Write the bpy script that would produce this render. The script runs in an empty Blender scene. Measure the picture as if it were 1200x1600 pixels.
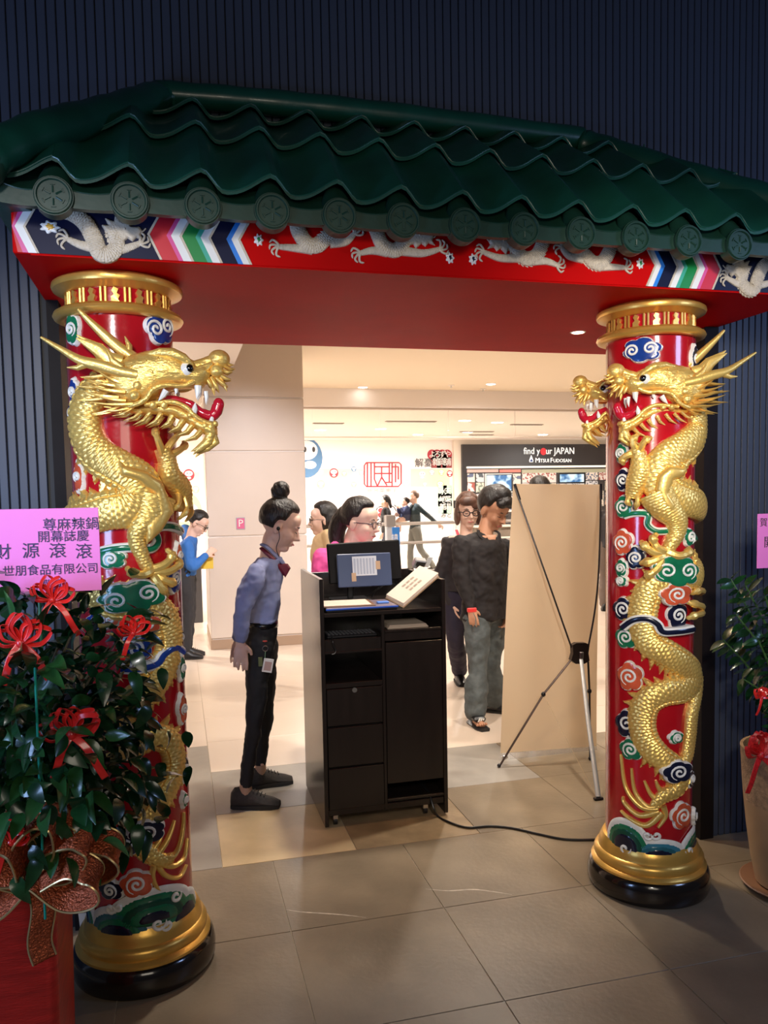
import bpy, math, random
import numpy as np
from mathutils import Vector, Matrix
from mathutils.geometry import delaunay_2d_cdt

# ------------------------------------------------------------------ camera
SC = bpy.context.scene
COL = SC.collection
FP, PCX, PCY, CAMH = 1240., 600., 860., 1.62
ROT = np.array([[0.967659, 0.0352658, -0.2497844],
                [-0.2515826, 0.0623115, -0.9658279],
                [-0.0184962, 0.9974335, 0.0691685]])
cam_data = bpy.data.cameras.new('camera')
cam = bpy.data.objects.new('camera', cam_data)
COL.objects.link(cam)
cam.matrix_world = Matrix([[*ROT[0], 0], [*ROT[1], 0], [*ROT[2], CAMH], [0, 0, 0, 1]])
cam_data.sensor_fit = 'VERTICAL'
cam_data.sensor_height = 36
cam_data.lens = 36 * FP / 1600
cam_data.shift_y = 60 / 1600
cam_data.clip_start = .05
cam_data.clip_end = 100
SC.camera = cam

# ------------------------------------------------------------------ world, lights, exposure
w = bpy.data.worlds.new('world'); SC.world = w; w.use_nodes = True
w.node_tree.nodes['Background'].inputs[0].default_value = (.55, .62, .8, 1)
w.node_tree.nodes['Background'].inputs[1].default_value = .05
SC.view_settings.view_transform = 'Standard'
SC.view_settings.look = 'None'
SC.view_settings.gamma = 1
SC.view_settings.exposure = 0
SC.view_settings.use_curve_mapping = False

def light(kind, name, loc, target, power, col, size=.3, size_y=None, spot=None, blend=.5):
    d = bpy.data.lights.new(name, kind); d.energy = power; d.color = col
    if kind == 'AREA':
        d.shape = 'RECTANGLE'; d.size = size; d.size_y = size_y or size
    else:
        d.shadow_soft_size = size
    if kind == 'SPOT':
        d.spot_size = spot; d.spot_blend = blend
    o = bpy.data.objects.new(name, d); COL.objects.link(o); o.location = loc
    v = Vector(target) - Vector(loc)
    o.rotation_euler = v.to_track_quat('-Z', 'Y').to_euler()
    return o

# the hall in front of the gate (all behind or beside the camera)
light('SPOT', 'front_spot', (-.7, .1, 2.55), (-.13, 2.75, 1.72), 185, (1., .97, .95), .16, None, math.radians(44), 1.)
light('SPOT', 'front_spot', (1.05, .1, 2.6), (1.85, 2.8, 1.95), 200, (1., .93, .84), .16, None, math.radians(38), 1.)
light('SPOT', 'front_spot', (.5, 0., 2.3), (.95, 2.6, 2.0), 40, (1., .86, .68), .16, None, math.radians(60), .9)
light('AREA', 'hall_light', (.2, -.9, 1.9), (.6, 2.8, 1.7), 15, (1., .88, .72), 1.2, 1.0)
light('SPOT', 'front_spot', (.35, -.3, 2.25), (2.1, 4.4, .8), 230, (1., .90, .78), .12, None, math.radians(42), .9)  # extra spot added to brighten the banner, not a fixture of the hall
light('AREA', 'side_light', (-1.5, 1.2, 1.5), (-.9, 3.1, 1.5), 30, (.36, .55, 1.), .6, .9)
light('AREA', 'side_light', (3.3, 1.0, 2.4), (2.7, 3.1, 1.9), 18, (.4, .56, 1.), .6, .6)
# ------------------------------------------------------------------ pixel -> world point (reference frame 1200 x 1600)
CAMP = np.array([0, 0, CAMH])
def ray(x, y): return ROT @ np.array([x - PCX, PCY - y, -FP])
def onz(x, y, z=0.):
    d = ray(x, y); return CAMP + d * ((z - CAMH) / d[2])
def ony(x, y, Y):
    d = ray(x, y); return CAMP + d * (Y / d[1])

# ------------------------------------------------------------------ materials
MATS = {}
def M(name, col, rough=.5, metal=0., var=.0, scale=8., bump=0., bscale=60., emit=0., trans=0., coat=0., stretch=None, alpha=1., spec=None):
    if name in MATS: return MATS[name]
    m = bpy.data.materials.new(name); m.use_nodes = True
    nt = m.node_tree; b = nt.nodes['Principled BSDF']
    b.inputs['Base Color'].default_value = (*col, 1)
    b.inputs['Roughness'].default_value = rough
    b.inputs['Metallic'].default_value = metal
    if spec is not None: b.inputs['Specular IOR Level'].default_value = spec
    if coat: b.inputs['Coat Weight'].default_value = coat; b.inputs['Coat Roughness'].default_value = .05
    if trans: b.inputs['Transmission Weight'].default_value = trans; b.inputs['IOR'].default_value = 1.45
    if alpha < 1: b.inputs['Alpha'].default_value = alpha
    if emit:
        b.inputs['Emission Color'].default_value = (*col, 1); b.inputs['Emission Strength'].default_value = emit
    if var or bump:
        tc = nt.nodes.new('ShaderNodeTexCoord'); mp = nt.nodes.new('ShaderNodeMapping')
        nt.links.new(tc.outputs['Object'], mp.inputs[0])
        if stretch: mp.inputs['Scale'].default_value = stretch
    if var:
        n = nt.nodes.new('ShaderNodeTexNoise'); n.inputs['Scale'].default_value = scale; n.inputs['Detail'].default_value = 6
        nt.links.new(mp.outputs[0], n.inputs['Vector'])
        r = nt.nodes.new('ShaderNodeValToRGB')
        r.color_ramp.elements[0].position = .3; r.color_ramp.elements[1].position = .7
        r.color_ramp.elements[0].color = (*[max(0, c * (1 - var)) for c in col], 1)
        r.color_ramp.elements[1].color = (*[min(1, c * (1 + var)) for c in col], 1)
        nt.links.new(n.outputs[0], r.inputs[0]); nt.links.new(r.outputs[0], b.inputs['Base Color'])
    if bump:
        n2 = nt.nodes.new('ShaderNodeTexNoise'); n2.inputs['Scale'].default_value = bscale; n2.inputs['Detail'].default_value = 3
        nt.links.new(mp.outputs[0], n2.inputs['Vector'])
        bp = nt.nodes.new('ShaderNodeBump'); bp.inputs['Strength'].default_value = bump; bp.inputs['Distance'].default_value = .01
        nt.links.new(n2.outputs[0], bp.inputs['Height']); nt.links.new(bp.outputs[0], b.inputs['Normal'])
    MATS[name] = m
    return m

GOLD = M('gold_paint', (.95, .62, .17), .34, .58, .12, 14, .12, 90)
GOLDE = M('gold_engraved', (.95, .62, .17), .34, .58, .12, 14, .55, 38, stretch=(1, 1, 2.2))
GOLD2 = M('gold_moulding', (.78, .46, .10), .32, .6, .12, 8, .05, 60)
PRED = M('glossy_red', (.42, .006, .012), .16, 0, .15, 6, .12, 14, coat=.6)
BRED = M('beam_red', (.55, .004, .004), .5, 0, .08, 3, .02, 30, spec=.03)
CREAM = M('cream_relief', (.64, .55, .42), .45, 0, .1, 70, .3, 150)
WHITE = M('white_paint', (.85, .83, .76), .35, 0, .08, 20)
GREEN = M('green_paint', (.008, .16, .07), .2, 0, .25, 20, coat=.5)
BLUE = M('blue_paint', (.01, .045, .26), .2, 0, .25, 20, coat=.5)
NAVY = M('navy_paint', (.006, .008, .028), .25, 0, .3, 20, coat=.4)
ORANGE = M('orange_paint', (.62, .10, .04), .25, 0, .25, 20, coat=.4)
TEAL = M('teal_paint', (.02, .12, .15), .25, 0, .2, 20, coat=.4)
BLACKP = M('black_plinth', (.012, .008, .006), .16, 0, .3, 6, .06, 20, coat=.5)
BLACK = M('black_plastic', (.01, .01, .012), .35)
STEEL = M('steel', (.62, .62, .62), .28, 1.)
GLASSY = M('black_eye', (.004, .004, .005), .03, coat=1.)

# ------------------------------------------------------------------ mesh builder
class MB:
    def __init__(s): s.v = []; s.f = []
    def add(s, vs, fs):
        o = len(s.v); s.v += [tuple(map(float, p)) for p in vs]; s.f += [tuple(i + o for i in f) for f in fs]; return s
    def box(s, a, b, mat=None):
        x0, y0, z0 = a; x1, y1, z1 = b
        vs = [(x0,y0,z0),(x1,y0,z0),(x1,y1,z0),(x0,y1,z0),(x0,y0,z1),(x1,y0,z1),(x1,y1,z1),(x0,y1,z1)]
        if mat is not None: vs = [mat @ Vector(p) for p in vs]
        return s.add(vs, [(3,2,1,0),(4,5,6,7),(0,1,5,4),(1,2,6,5),(2,3,7,6),(3,0,4,7)])
    def bbox(s, a, b, r=.004, mat=None):      # box with chamfered edges
        x0,y0,z0 = a; x1,y1,z1 = b
        r = min(r, (x1-x0)*.45, (y1-y0)*.45, (z1-z0)*.45)
        vs = []; idx = {}
        for i,(x,sx) in enumerate(((x0,1),(x1,-1))):
            for j,(y,sy) in enumerate(((y0,1),(y1,-1))):
                for k,(z,sz) in enumerate(((z0,1),(z1,-1))):
                    for a_ in range(3):
                        p = [x+sx*r, y+sy*r, z+sz*r]; p[a_] = (x,y,z)[a_]
                        idx[i,j,k,a_] = len(vs); vs.append(tuple(p))
        if mat is not None: vs = [mat @ Vector(p) for p in vs]
        fs = []
        for a_ in range(3):
            for e in (0,1):
                u,v = [(1,2),(0,2),(0,1)][a_]
                q = []
                for (p,q_) in ((0,0),(1,0),(1,1),(0,1)):
                    t = [0,0,0]; t[a_] = e; t[u] = p; t[v] = q_
                    q.append(idx[t[0],t[1],t[2],a_])
                fs.append(tuple(q))
        for a_ in range(3):
            u,v = [(1,2),(0,2),(0,1)][a_]
            for p in (0,1):
                for q_ in (0,1):
                    t0=[0,0,0]; t0[u]=p; t0[v]=q_; t1=list(t0); t1[a_]=1
                    fs.append((idx[(*t0,u)],idx[(*t1,u)],idx[(*t1,v)],idx[(*t0,v)]))
        for i in (0,1):
            for j in (0,1):
                for k in (0,1): fs.append((idx[i,j,k,0],idx[i,j,k,1],idx[i,j,k,2]))
        return s.add(vs, fs)
    def lathe(s, prof, c=(0,0,0), n=48, wav=None):
        vs = []; fs = []
        for (r, z) in prof:
            for i in range(n):
                t = 2*math.pi*i/n
                rr = r if wav is None else r + wav(t, z)
                vs.append((c[0]+rr*math.cos(t), c[1]+rr*math.sin(t), c[2]+z))
        m = len(prof)
        for j in range(m-1):
            for i in range(n):
                fs.append((j*n+i, j*n+(i+1)%n, (j+1)*n+(i+1)%n, (j+1)*n+i))
        fs.append(tuple(reversed(range(n)))); fs.append(tuple((m-1)*n+i for i in range(n)))
        return s.add(vs, fs)
    def tube(s, path, rad, n=8, flat=1., up=None, cap=True):
        P = [np.array(p, float) for p in path]; m = len(P)
        if not hasattr(rad, '__len__'): rad = [rad]*m
        vs = []; fs = []
        T = [P[min(i+1,m-1)] - P[max(i-1,0)] for i in range(m)]
        T = [t/(np.linalg.norm(t)+1e-12) for t in T]
        u = np.array(up if up is not None else ((0,0,1) if abs(T[0][2]) < .9 else (0,1,0)), float)
        for i in range(m):
            if up is not None: u = np.array(up, float)
            u = u - T[i]*u.dot(T[i]); u /= (np.linalg.norm(u)+1e-12)
            b = np.cross(T[i], u)
            for k in range(n):
                a = 2*math.pi*k/n
                vs.append(P[i] + rad[i]*(math.cos(a)*b + math.sin(a)*flat*u))
        for i in range(m-1):
            for k in range(n):
                fs.append((i*n+k, i*n+(k+1)%n, (i+1)*n+(k+1)%n, (i+1)*n+k))
        if cap:
            fs.append(tuple(reversed(range(n)))); fs.append(tuple((m-1)*n+k for k in range(n)))
        return s.add(vs, fs)
    def ell(s, c, r, ax=None, n=16, m=10, fn=None):
        c = np.array(c, float); r = r if hasattr(r,'__len__') else (r,r,r)
        A = np.eye(3) if ax is None else np.array(ax, float)   # rows: local axes
        vs = []; fs = []
        for j in range(m+1):
            p = math.pi*j/m
            for i in range(n):
                t = 2*math.pi*i/n
                d = np.array([math.sin(p)*math.cos(t), math.sin(p)*math.sin(t), math.cos(p)])
                k = 1. if fn is None else fn(d)
                q = d*np.array(r)*k
                vs.append(c + q @ A)
        for j in range(m):
            for i in range(n):
                fs.append((j*n+i, (j+1)*n+i, (j+1)*n+(i+1)%n, j*n+(i+1)%n))
        return s.add(vs, fs)
    def prism(s, poly, wrap, h0, h1):         # flat polygon in (u, v), thickness along h
        n = len(poly)
        vs = [wrap(u, v, h0) for u, v in poly] + [wrap(u, v, h1) for u, v in poly]
        fs = [tuple(reversed(range(n))), tuple(range(n, 2*n))]
        for i in range(n): fs.append((i, (i+1)%n, n+(i+1)%n, n+i))
        return s.add(vs, fs)
    def pillow(s, poly, wrap, T, wdt, step, base=0., two=False, skirt=.004):
        P = resample(poly, step)
        n = len(P); A = np.array(P); B = np.roll(A, -1, 0)
        mn = A.min(0); mx = A.max(0)
        pts = []
        yy = mn[1]; r = 0
        while yy < mx[1]:
            xx = mn[0] + (step*.5 if r % 2 else 0)
            while xx < mx[0]:
                pts.append((xx, yy)); xx += step
            yy += step*.87; r += 1
        if pts:
            Q = np.array(pts); D = segdist(Q, A, B); I = inside(Q, A, B)
            Q = Q[I & (D > step*.5)]
        else: Q = np.zeros((0,2))
        allp = np.vstack([A, Q])
        vs2, _, tris, ov, *_ = delaunay_2d_cdt([Vector(p) for p in allp], [(i, (i+1) % n) for i in range(n)], [], 1, 1e-7)
        V = np.array([(p.x, p.y) for p in vs2])
        D = segdist(V, A, B)
        q = np.clip(D/wdt, 0, 1); Hh = base + T*np.sqrt(np.maximum(0, 1-(1-q)**2))
        bd = D < 1e-5
        vs = [wrap(V[i,0], V[i,1], Hh[i]) for i in range(len(V))]
        fs = [tuple(t) for t in tris]
        k = len(vs)
        if two:
            vs += [wrap(V[i,0], V[i,1], -Hh[i]) for i in range(len(V))]
            fs += [tuple(k+j for j in reversed(t)) for t in tris]
        else:
            vs += [wrap(V[i,0], V[i,1], base - skirt) for i in range(len(V)) if bd[i]]
        if True:
            mp = {}; c = k
            for i in range(len(V)):
                if two: mp[i] = k+i
                elif bd[i]: mp[i] = c; c += 1
            ed = {}
            for t in tris:
                for a, b in zip(t, list(t[1:])+[t[0]]): ed[(a,b)] = 1
            for (a,b) in ed:
                if (b,a) not in ed and a in mp and b in mp: fs.append((b, a, mp[a], mp[b]))
        return s.add(vs, fs)
    def mesh(s, name, mat, smooth=True):
        me = bpy.data.meshes.new(name); me.from_pydata(s.v, [], s.f); me.update()
        if smooth and me.polygons:
            me.polygons.foreach_set('use_smooth', [True]*len(me.polygons))
            try: me.set_sharp_from_angle(angle=math.radians(smooth if smooth is not True else 40))
            except Exception: pass
        if mat: me.materials.append(mat)
        return me
    def build(s, name, mat, parent=None, smooth=True, label=None):
        return obj(name, s.mesh(name, mat, smooth), parent, label)

def obj(name, me, parent=None, label=None):
    o = bpy.data.objects.new(name, me); COL.objects.link(o)
    if parent is not None:
        o.parent = parent
        o.matrix_parent_inverse = PMW[parent.name].inverted() if parent.name in PMW else Matrix.Identity(4)
    if label: o['label'] = label
    return o
PMW = {}
def thing(name, label, cat, loc=(0,0,0), group=None, rotz=0.):
    """Empty at the base of a thing; children are given in world coordinates unless local is wanted."""
    o = bpy.data.objects.new(name, None); COL.objects.link(o); o.empty_display_size = .05
    o.location = loc; o.rotation_euler = (0, 0, rotz)
    PMW[o.name] = Matrix.LocRotScale(Vector(loc), Matrix.Rotation(rotz, 3, 'Z').to_quaternion(), None)
    return tag(o, label, cat, group)
def tag(o, label, cat, group=None, kind=None):
    o['label'] = label; o['category'] = cat
    if group: o['group'] = group
    if kind: o['kind'] = kind
    return o
def struct(o): o['kind'] = 'structure'; return o
def mods(o, voxel=.008, smooth=3, disp=0., dscale=.08, factor=.5):
    m = o.modifiers.new('r', 'REMESH'); m.mode = 'VOXEL'; m.voxel_size = voxel; m.use_smooth_shade = True
    if smooth:
        k = o.modifiers.new('s', 'SMOOTH'); k.iterations = smooth; k.factor = factor
    if disp:
        t = bpy.data.textures.get('folds%d' % int(dscale*1000)) or bpy.data.textures.new('folds%d' % int(dscale*1000), 'CLOUDS')
        t.noise_scale = dscale
        d = o.modifiers.new('d', 'DISPLACE'); d.texture = t; d.strength = disp; d.mid_level = .5
    return o

def resample(poly, step):
    out = []
    n = len(poly)
    for i in range(n):
        a = np.array(poly[i], float); b = np.array(poly[(i+1) % n], float)
        k = max(1, int(round(np.linalg.norm(b-a)/step)))
        for j in range(k): out.append(tuple(a + (b-a)*j/k))
    return out
def segdist(Q, A, B):
    D = np.full(len(Q), 1e9)
    for a, b in zip(A, B):
        ab = b-a; L = ab.dot(ab) + 1e-15
        t = np.clip(((Q-a) @ ab)/L, 0, 1)
        D = np.minimum(D, np.hypot(*(Q - (a + t[:,None]*ab)).T))
    return D
def inside(Q, A, B):
    I = np.zeros(len(Q), bool)
    for a, b in zip(A, B):
        c = (a[1] > Q[:,1]) != (b[1] > Q[:,1])
        with np.errstate(divide='ignore', invalid='ignore'):
            x = (b[0]-a[0])*(Q[:,1]-a[1])/(b[1]-a[1]) + a[0]
        I ^= c & (Q[:,0] < x)
    return I
def cr(pts, n=8, closed=False):
    """Catmull-Rom through points of any dimension."""
    P = [np.array(p, float) for p in pts]; m = len(P); out = []
    rng = range(m if closed else m-1)
    for i in rng:
        if closed: p0, p1, p2, p3 = P[(i-1)%m], P[i], P[(i+1)%m], P[(i+2)%m]
        else: p0, p1, p2, p3 = P[max(i-1,0)], P[i], P[i+1], P[min(i+2,m-1)]
        for j in range(n):
            t = j/n
            out.append(.5*((2*p1) + (-p0+p2)*t + (2*p0-5*p1+4*p2-p3)*t*t + (-p0+3*p1-3*p2+p3)*t**3))
    if not closed: out.append(P[-1])
    return out
def plane_wrap(o, du, dv, dn):
    o, du, dv, dn = [np.array(a, float) for a in (o, du, dv, dn)]
    return lambda u, v, h: o + du*u + dv*v + dn*h
FW = lambda Y: (lambda u, v, h: np.array([u, Y - h, v]))      # a wall facing the camera: u = x, v = z

def text(body, size, wrap_or_mat, mat, name, parent, ext=.001, align='CENTER', label=None, bold=0.):
    cu = bpy.data.curves.new('t', 'FONT'); cu.body = body; cu.size = size; cu.extrude = ext
    cu.align_x = align; cu.align_y = 'CENTER'; cu.resolution_u = 2; cu.offset = bold*size
    t = bpy.data.objects.new('t', cu); COL.objects.link(t)
    dg = bpy.context.evaluated_depsgraph_get(); dg.update()
    me = bpy.data.meshes.new_from_object(t.evaluated_get(dg))
    bpy.data.objects.remove(t); bpy.data.curves.remove(cu)
    me.transform(wrap_or_mat); me.name = name
    me.materials.clear(); me.materials.append(mat)
    return obj(name, me, parent, label)
def fwd_mat(x, y, z, yaw=0., sx=1., sz=1.):    # text standing upright, read from -Y
    return Matrix.Translation((x, y, z)) @ Matrix.Rotation(yaw, 4, 'Z') @ Matrix.Rotation(math.pi/2, 4, 'X') @ Matrix.Diagonal((sx, sz, 1, 1))
# ------------------------------------------------------------------ the setting: floor
WY = 3.12        # front face of the slatted wall
OPB = 3.80       # back of the opening
STONE = M('stone_tile', (.235, .180, .118), .38, 0, .22, 3.5, .10, 45)
STONEG = M('stone_tile_grey', (.33, .30, .26), .42, 0, .15, 4, .05, 45)
STONET = M('stone_tile_tan', (.62, .46, .26), .45, 0, .12, 5, .05, 45)
STONEB = M('stone_tile_brown', (.34, .24, .135), .42, 0, .25, 7, .08, 45)
MALLT = M('mall_tile', (.74, .62, .51), .28, 0, .06, 1.2, .01, 30)
GROUT = M('grout', (.62, .55, .44), .8)
VEIN = M('vein', (.58, .5, .4), .6, 0, .3, 40)
fl = MB().box((-3.7, -1.2, -.06), (14., 24., -.004)).build('floor', GROUT, None, False); struct(fl)
def tilemesh(wx, wy, mat, r=.0015):
    return MB().bbox((r, r, -.004), (wx-r, wy-r, 0), .001).mesh('floor_tile', mat, False)
TM = {}
def tile(x0, y0, wx, wy, mat):
    k = (round(wx, 3), round(wy, 3), mat.name)
    if k not in TM: TM[k] = tilemesh(wx, wy, mat)
    o = obj('floor_tile', TM[k], fl); o.location = (x0, y0, 0); return o
for i in range(-4, 5):
    for j in range(0, 6):
        tile(.355 + .602*i, 3.465 - .6*(j+1), .602, .6, STONE)
# threshold strip of mixed stone pieces
for i, m in ((-2, STONEG), (-1, STONEG)): tile(.135 + .602*i, 3.465, .602, 1.785, STONEG)
for i in range(0, 7):
    tile(.135 + .605*i, 3.465, .605, .6, STONET if i == 0 else (STONEB if i == 1 else STONE))
    tile(.135 + .605*i, 4.065, .605, .66, STONEG if i < 3 else STONE)
MG = M('mall_grout', (.62, .52, .42), .6)
for i in range(-1, 6):
    for j in range(0, 10):
        if i == -1 and j == 0: continue
        tile(.135 + 1.2*i, 4.725 + .6*j if not (i == -1) else 4.65 + .6*j, 1.2, .6, MALLT)
far = MB().box((-3.6, 10.725, -.003), (14, 24, 0)).build('floor', MALLT, None, False); struct(far)
leftf = MB().box((-3.6, 3.465, -.003), (-1.07, 10.8, -.0005)).build('floor', MALLT, None, False); struct(leftf)
rightf = MB().box((7.336, 3.465, -.003), (14, 10.8, -.0005)).build('floor', MALLT, None, False); struct(rightf)
# pale veins in two of the dark tiles
for pts in ([(445,1421),(470,1425),(500,1427),(540,1430),(572,1434)], [(665,1389),(700,1392),(740,1390),(775,1394),(800,1398)]):
    P = cr([onz(*p)[:2] for p in pts], 5); mb = MB()
    vs = []; 
    for i, p in enumerate(P):
        wd = .004*math.sin(math.pi*(i+.5)/len(P)) + .001*random.Random(i).random()
        vs += [(p[0], p[1]-wd, .0006), (p[0], p[1]+wd, .0006)]
    mb.add(vs, [(2*i, 2*i+2, 2*i+3, 2*i+1) for i in range(len(P)-1)]).build('stone_vein', VEIN, fl)

# ------------------------------------------------------------------ slatted wall
SLATM = M('blue_slat', (.046, .056, .084), .45, 0, .12, 5, .04, 80, stretch=(1, 1, .15))
BACKM = M('wall_black', (.012, .011, .012), .6)
JAMB = M('dark_brown_jamb', (.012, .009, .009), .5, 0, .2, 5, spec=.1)
def wallpiece(nm, a, b, mat=BACKM): return struct(MB().box(a, b).build(nm, mat, None, False))
wall_l = wallpiece('wall_front_left', (-2.2, WY+.012, 0), (-.43, OPB, 4.0))
wall_r = wallpiece('wall_front_right', (2.36, WY+.012, 0), (3.9, OPB, 4.0))
wall_t = wallpiece('wall_front_top', (-.43, WY+.012, 2.36), (2.36, OPB, 4.0))
wallpiece('trim_1', (-.43, WY-.02, 0), (-.39, OPB, 2.34), JAMB)
wallpiece('trim_2', (2.29, WY-.02, 0), (2.36, OPB, 2.34), JAMB)
SLW = .0328
slat_s = MB().bbox((0, 0, 0), (SLW-.004, .016, 1), .0025).mesh('slat', SLATM, False)
x = -2.19
while x < 3.85:
    if x + SLW < -.43 or x > 2.36: z0, par = 0, (wall_l if x < 0 else wall_r)
    else: z0, par = 2.37, wall_t
    o = obj('slat', slat_s, par); o.location = (x, WY-.004, z0); o.scale = (1, 1, 3.98 - z0)
    x += SLW
# hall behind the camera: side walls and ceiling keep the room closed from other viewpoints
struct(MB().box((-2.3, -1.2, 4.0), (3.9, OPB, 4.06)).build('ceiling', M('dark_ceiling', (.03, .028, .025), .8), None, False))

# ------------------------------------------------------------------ the gate: beam, fascia, roof
BF = 2.54; BZ = 2.34; BXL, BXR = -.435, 2.36
gate = thing('gate_beam', 'red gate beam with painted chevrons and cream dragon reliefs under a green tiled eave', 'gate beam', (.95, 2.83, BZ))
MB().bbox((BXL, BF, BZ), (BXR, WY-.008, 2.53), .003).build('beam', BRED, gate, False)
MB().box((-.388, BF+.004, BZ-.003), (2.288, OPB, BZ)).build('soffit_panel', BRED, gate, False)
MB().box((-.388, WY, BZ), (2.288, OPB, BZ+.018)).build('soffit_backing', BRED, gate, False)
F = FW(BF)
def fx(px): return ony(px, 375 + (px-250)*.05, BF)[0]
ZT = [2.525, 2.475, 2.415, 2.342]
def chev(x0, x1, mat, name, lev, mir=None):
    off = [-.012, .016, -.018, .016]
    if mir: off = [-o for o in off]
    poly = [(x0+off[3], ZT[3]), (x1+off[3], ZT[3]), (x1+off[2], ZT[2]), (x1+off[1], ZT[1]), (x1+off[0], ZT[0]),
            (x0+off[0], ZT[0]), (x0+off[1], ZT[1]), (x0+off[2], ZT[2])]
    poly = [(min(max(u, BXL+.001), BXR-.001), v) for u, v in poly]
    vs = [F(u, v, .0008+lev) for u, v in poly] + [F(u, v, -.001) for u, v in poly]
    n = 8
    fs = [(0,1,2,7),(7,2,3,6),(6,3,4,5)] + [((i+1)%n, i, n+i, n+(i+1)%n) for i in range(n)]
    MB().add(vs, fs).build(name, mat, gate, False)
PINK = M('pink_paint', (.75, .09, .32), .4); SKY = M('sky_paint', (.02, .22, .75), .4); MINT = M('mint_paint', (.05, .42, .30), .4)
GRN = M('chevron_green', (.005, .24, .05), .4); NVY = M('chevron_navy', (.006, .008, .035), .45, spec=.2); RD = M('chevron_red', (.62, .012, .03), .4); WH = M('chevron_white', (.85, .85, .82), .4)
def chevgroup(edges, mir):
    for a, b, m in edges:
        lev = .003 if m is CREAM else .0012
        chev(a, b, m, {'cream_relief':'cream_moulding'}.get(m.name, 'chevron_stripe'), lev, mir)
Lp = [(237,241,CREAM),(241,267,RD),(267,274,PINK),(274,287,WH),(287,291,CREAM),(291,312,GRN),(312,320,MINT),(320,332,WH),(332,336,CREAM),(336,360,NVY),(360,368,SKY),(368,378,WH),(378,382,CREAM)]
Le = [(fx(a+3), fx(b+3), m) for a, b, m in Lp]
chevgroup(Le, False)
XC = (fx(385)+ fx(1015))/2
chevgroup([(2*XC-b, 2*XC-a, m) for a, b, m in Le], True)
Lb = [(fx(a+3), fx(b+3), m) for a, b, m in [(14,22,RD),(22,31,PINK),(31,44,WH),(44,48,CREAM)]]
chevgroup(Lb, False)
chevgroup([(2*XC-b, 2*XC-a, m) for a, b, m in Lb], True)
for mir in (0, 1):
    a, b = fx(51), fx(240)
    if mir: a, b = 2*XC-b, 2*XC-a
    chev(a, b, NVY, 'navy_panel', .0004, mir)
    # cloud marks
    for (px, py, m) in ((78,355,M('ochre_paint',(.7,.38,.03),.4)), (404,375,GRN), (703,403,NVY)):
        c = ony(px, py, BF); cxx = c[0] if not mir else 2*XC-c[0]
        sx = 1.5 if px < 100 else .8
        R0 = .017
        ol = [(cxx+sx*R0*(1+.18*math.cos(7*t))*math.cos(t), c[2]+R0*(1+.18*math.cos(7*t))*math.sin(t)) for t in np.linspace(0, 2*math.pi, 40, endpoint=False)]
        cl = MB().pillow(ol, F, .004, .004, .004, .001).build('cloud_mark', WH, gate)
        il = [(cxx+(u-cxx)*.62*(1+.3*math.sin(5*i)), c[2]+(v-c[2])*.62) for i, (u, v) in enumerate(ol)]
        MB().pillow(il, F, .003, .003, .004, .0035).build('mark_centre', m, cl)

def scale_arr(S, U, sc):
    """height of overlapping fish scales: S along the body, U across it (arrays)"""
    pitch, lat, rad = sc*.56, sc, sc*.64
    H = np.zeros_like(S); r0 = np.floor(S/pitch)
    for dr in (1, 0, -1):
        r = r0 + dr; o = .5*(r % 2)
        for dk in (-1, 0, 1):
            k = np.floor(U/lat - o + .5) + dk
            du = (U - (k+o)*lat)/rad; ds = (S - r*pitch)/rad
            d = du*du + ds*ds
            m = (d < 1)
            H = np.where(m, .15 + .85*np.clip((ds+.3)/1.3, 0, 1) - .45*du*du, H)
    return H
def body(path, wd, ht, wrap, sc=.02, amp=.004, ds=.0024, nu=45, base=0., belly=0, flip=1):
    """dragon body lying on a surface: 2-D path, half widths, heights; belly = side with plates"""
    P = cr(path, 16); n = len(path)
    L = [0]
    for a, b in zip(P, P[1:]): L.append(L[-1] + np.linalg.norm(b-a))
    m = max(8, int(L[-1]/ds)); S = np.linspace(0, L[-1], m)
    A = np.array(P); X = np.interp(S, L, A[:,0]); Y_ = np.interp(S, L, A[:,1])
    kk = np.linspace(0, n-1, len(P)); W = np.interp(np.interp(S, L, kk), range(n), wd); Hh = np.interp(np.interp(S, L, kk), range(n), ht)
    TX = np.gradient(X); TY = np.gradient(Y_); q = np.hypot(TX, TY)+1e-12; TX /= q; TY /= q
    ang = np.linspace(0, math.pi, nu)[None,:]; C_ = np.cos(ang)
    Sg = np.repeat(S[:,None], nu, 1); Ug = W[:,None]*(math.pi/2-ang)
    E = amp*scale_arr(Sg, Ug, sc) if amp else np.zeros_like(Sg)
    if belly and amp:
        pl = amp*.9*(1-np.abs(2*((Sg/(sc*.9)) % 1)-1)**4)
        cb = C_*belly
        E = np.where(cb > .66, pl, E); E = np.where((cb > .60) & (cb <= .66), -amp*.3, E)
    E[:, :2] *= .3; E[:, -2:] *= .3
    Z = base + Hh[:,None]*np.sin(ang)**.75 + E; Z[:,0] = -.006; Z[:,-1] = -.006
    U_ = C_*(W[:,None] + E*.5)
    PX_ = X[:,None] - TY[:,None]*U_; PY_ = Y_[:,None] + TX[:,None]*U_
    vs = [wrap(a, b, c) for a, b, c in zip(PX_.ravel(), PY_.ravel(), Z.ravel())]
    fs = []
    for i in range(m-1):
        o = i*nu
        for k in range(nu-1): fs.append((o+k, o+k+1, o+nu+k+1, o+nu+k))
    fs.append(tuple(range(nu))); fs.append(tuple(reversed(range((m-1)*nu, m*nu))))
    return MB().add(vs, fs)
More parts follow.
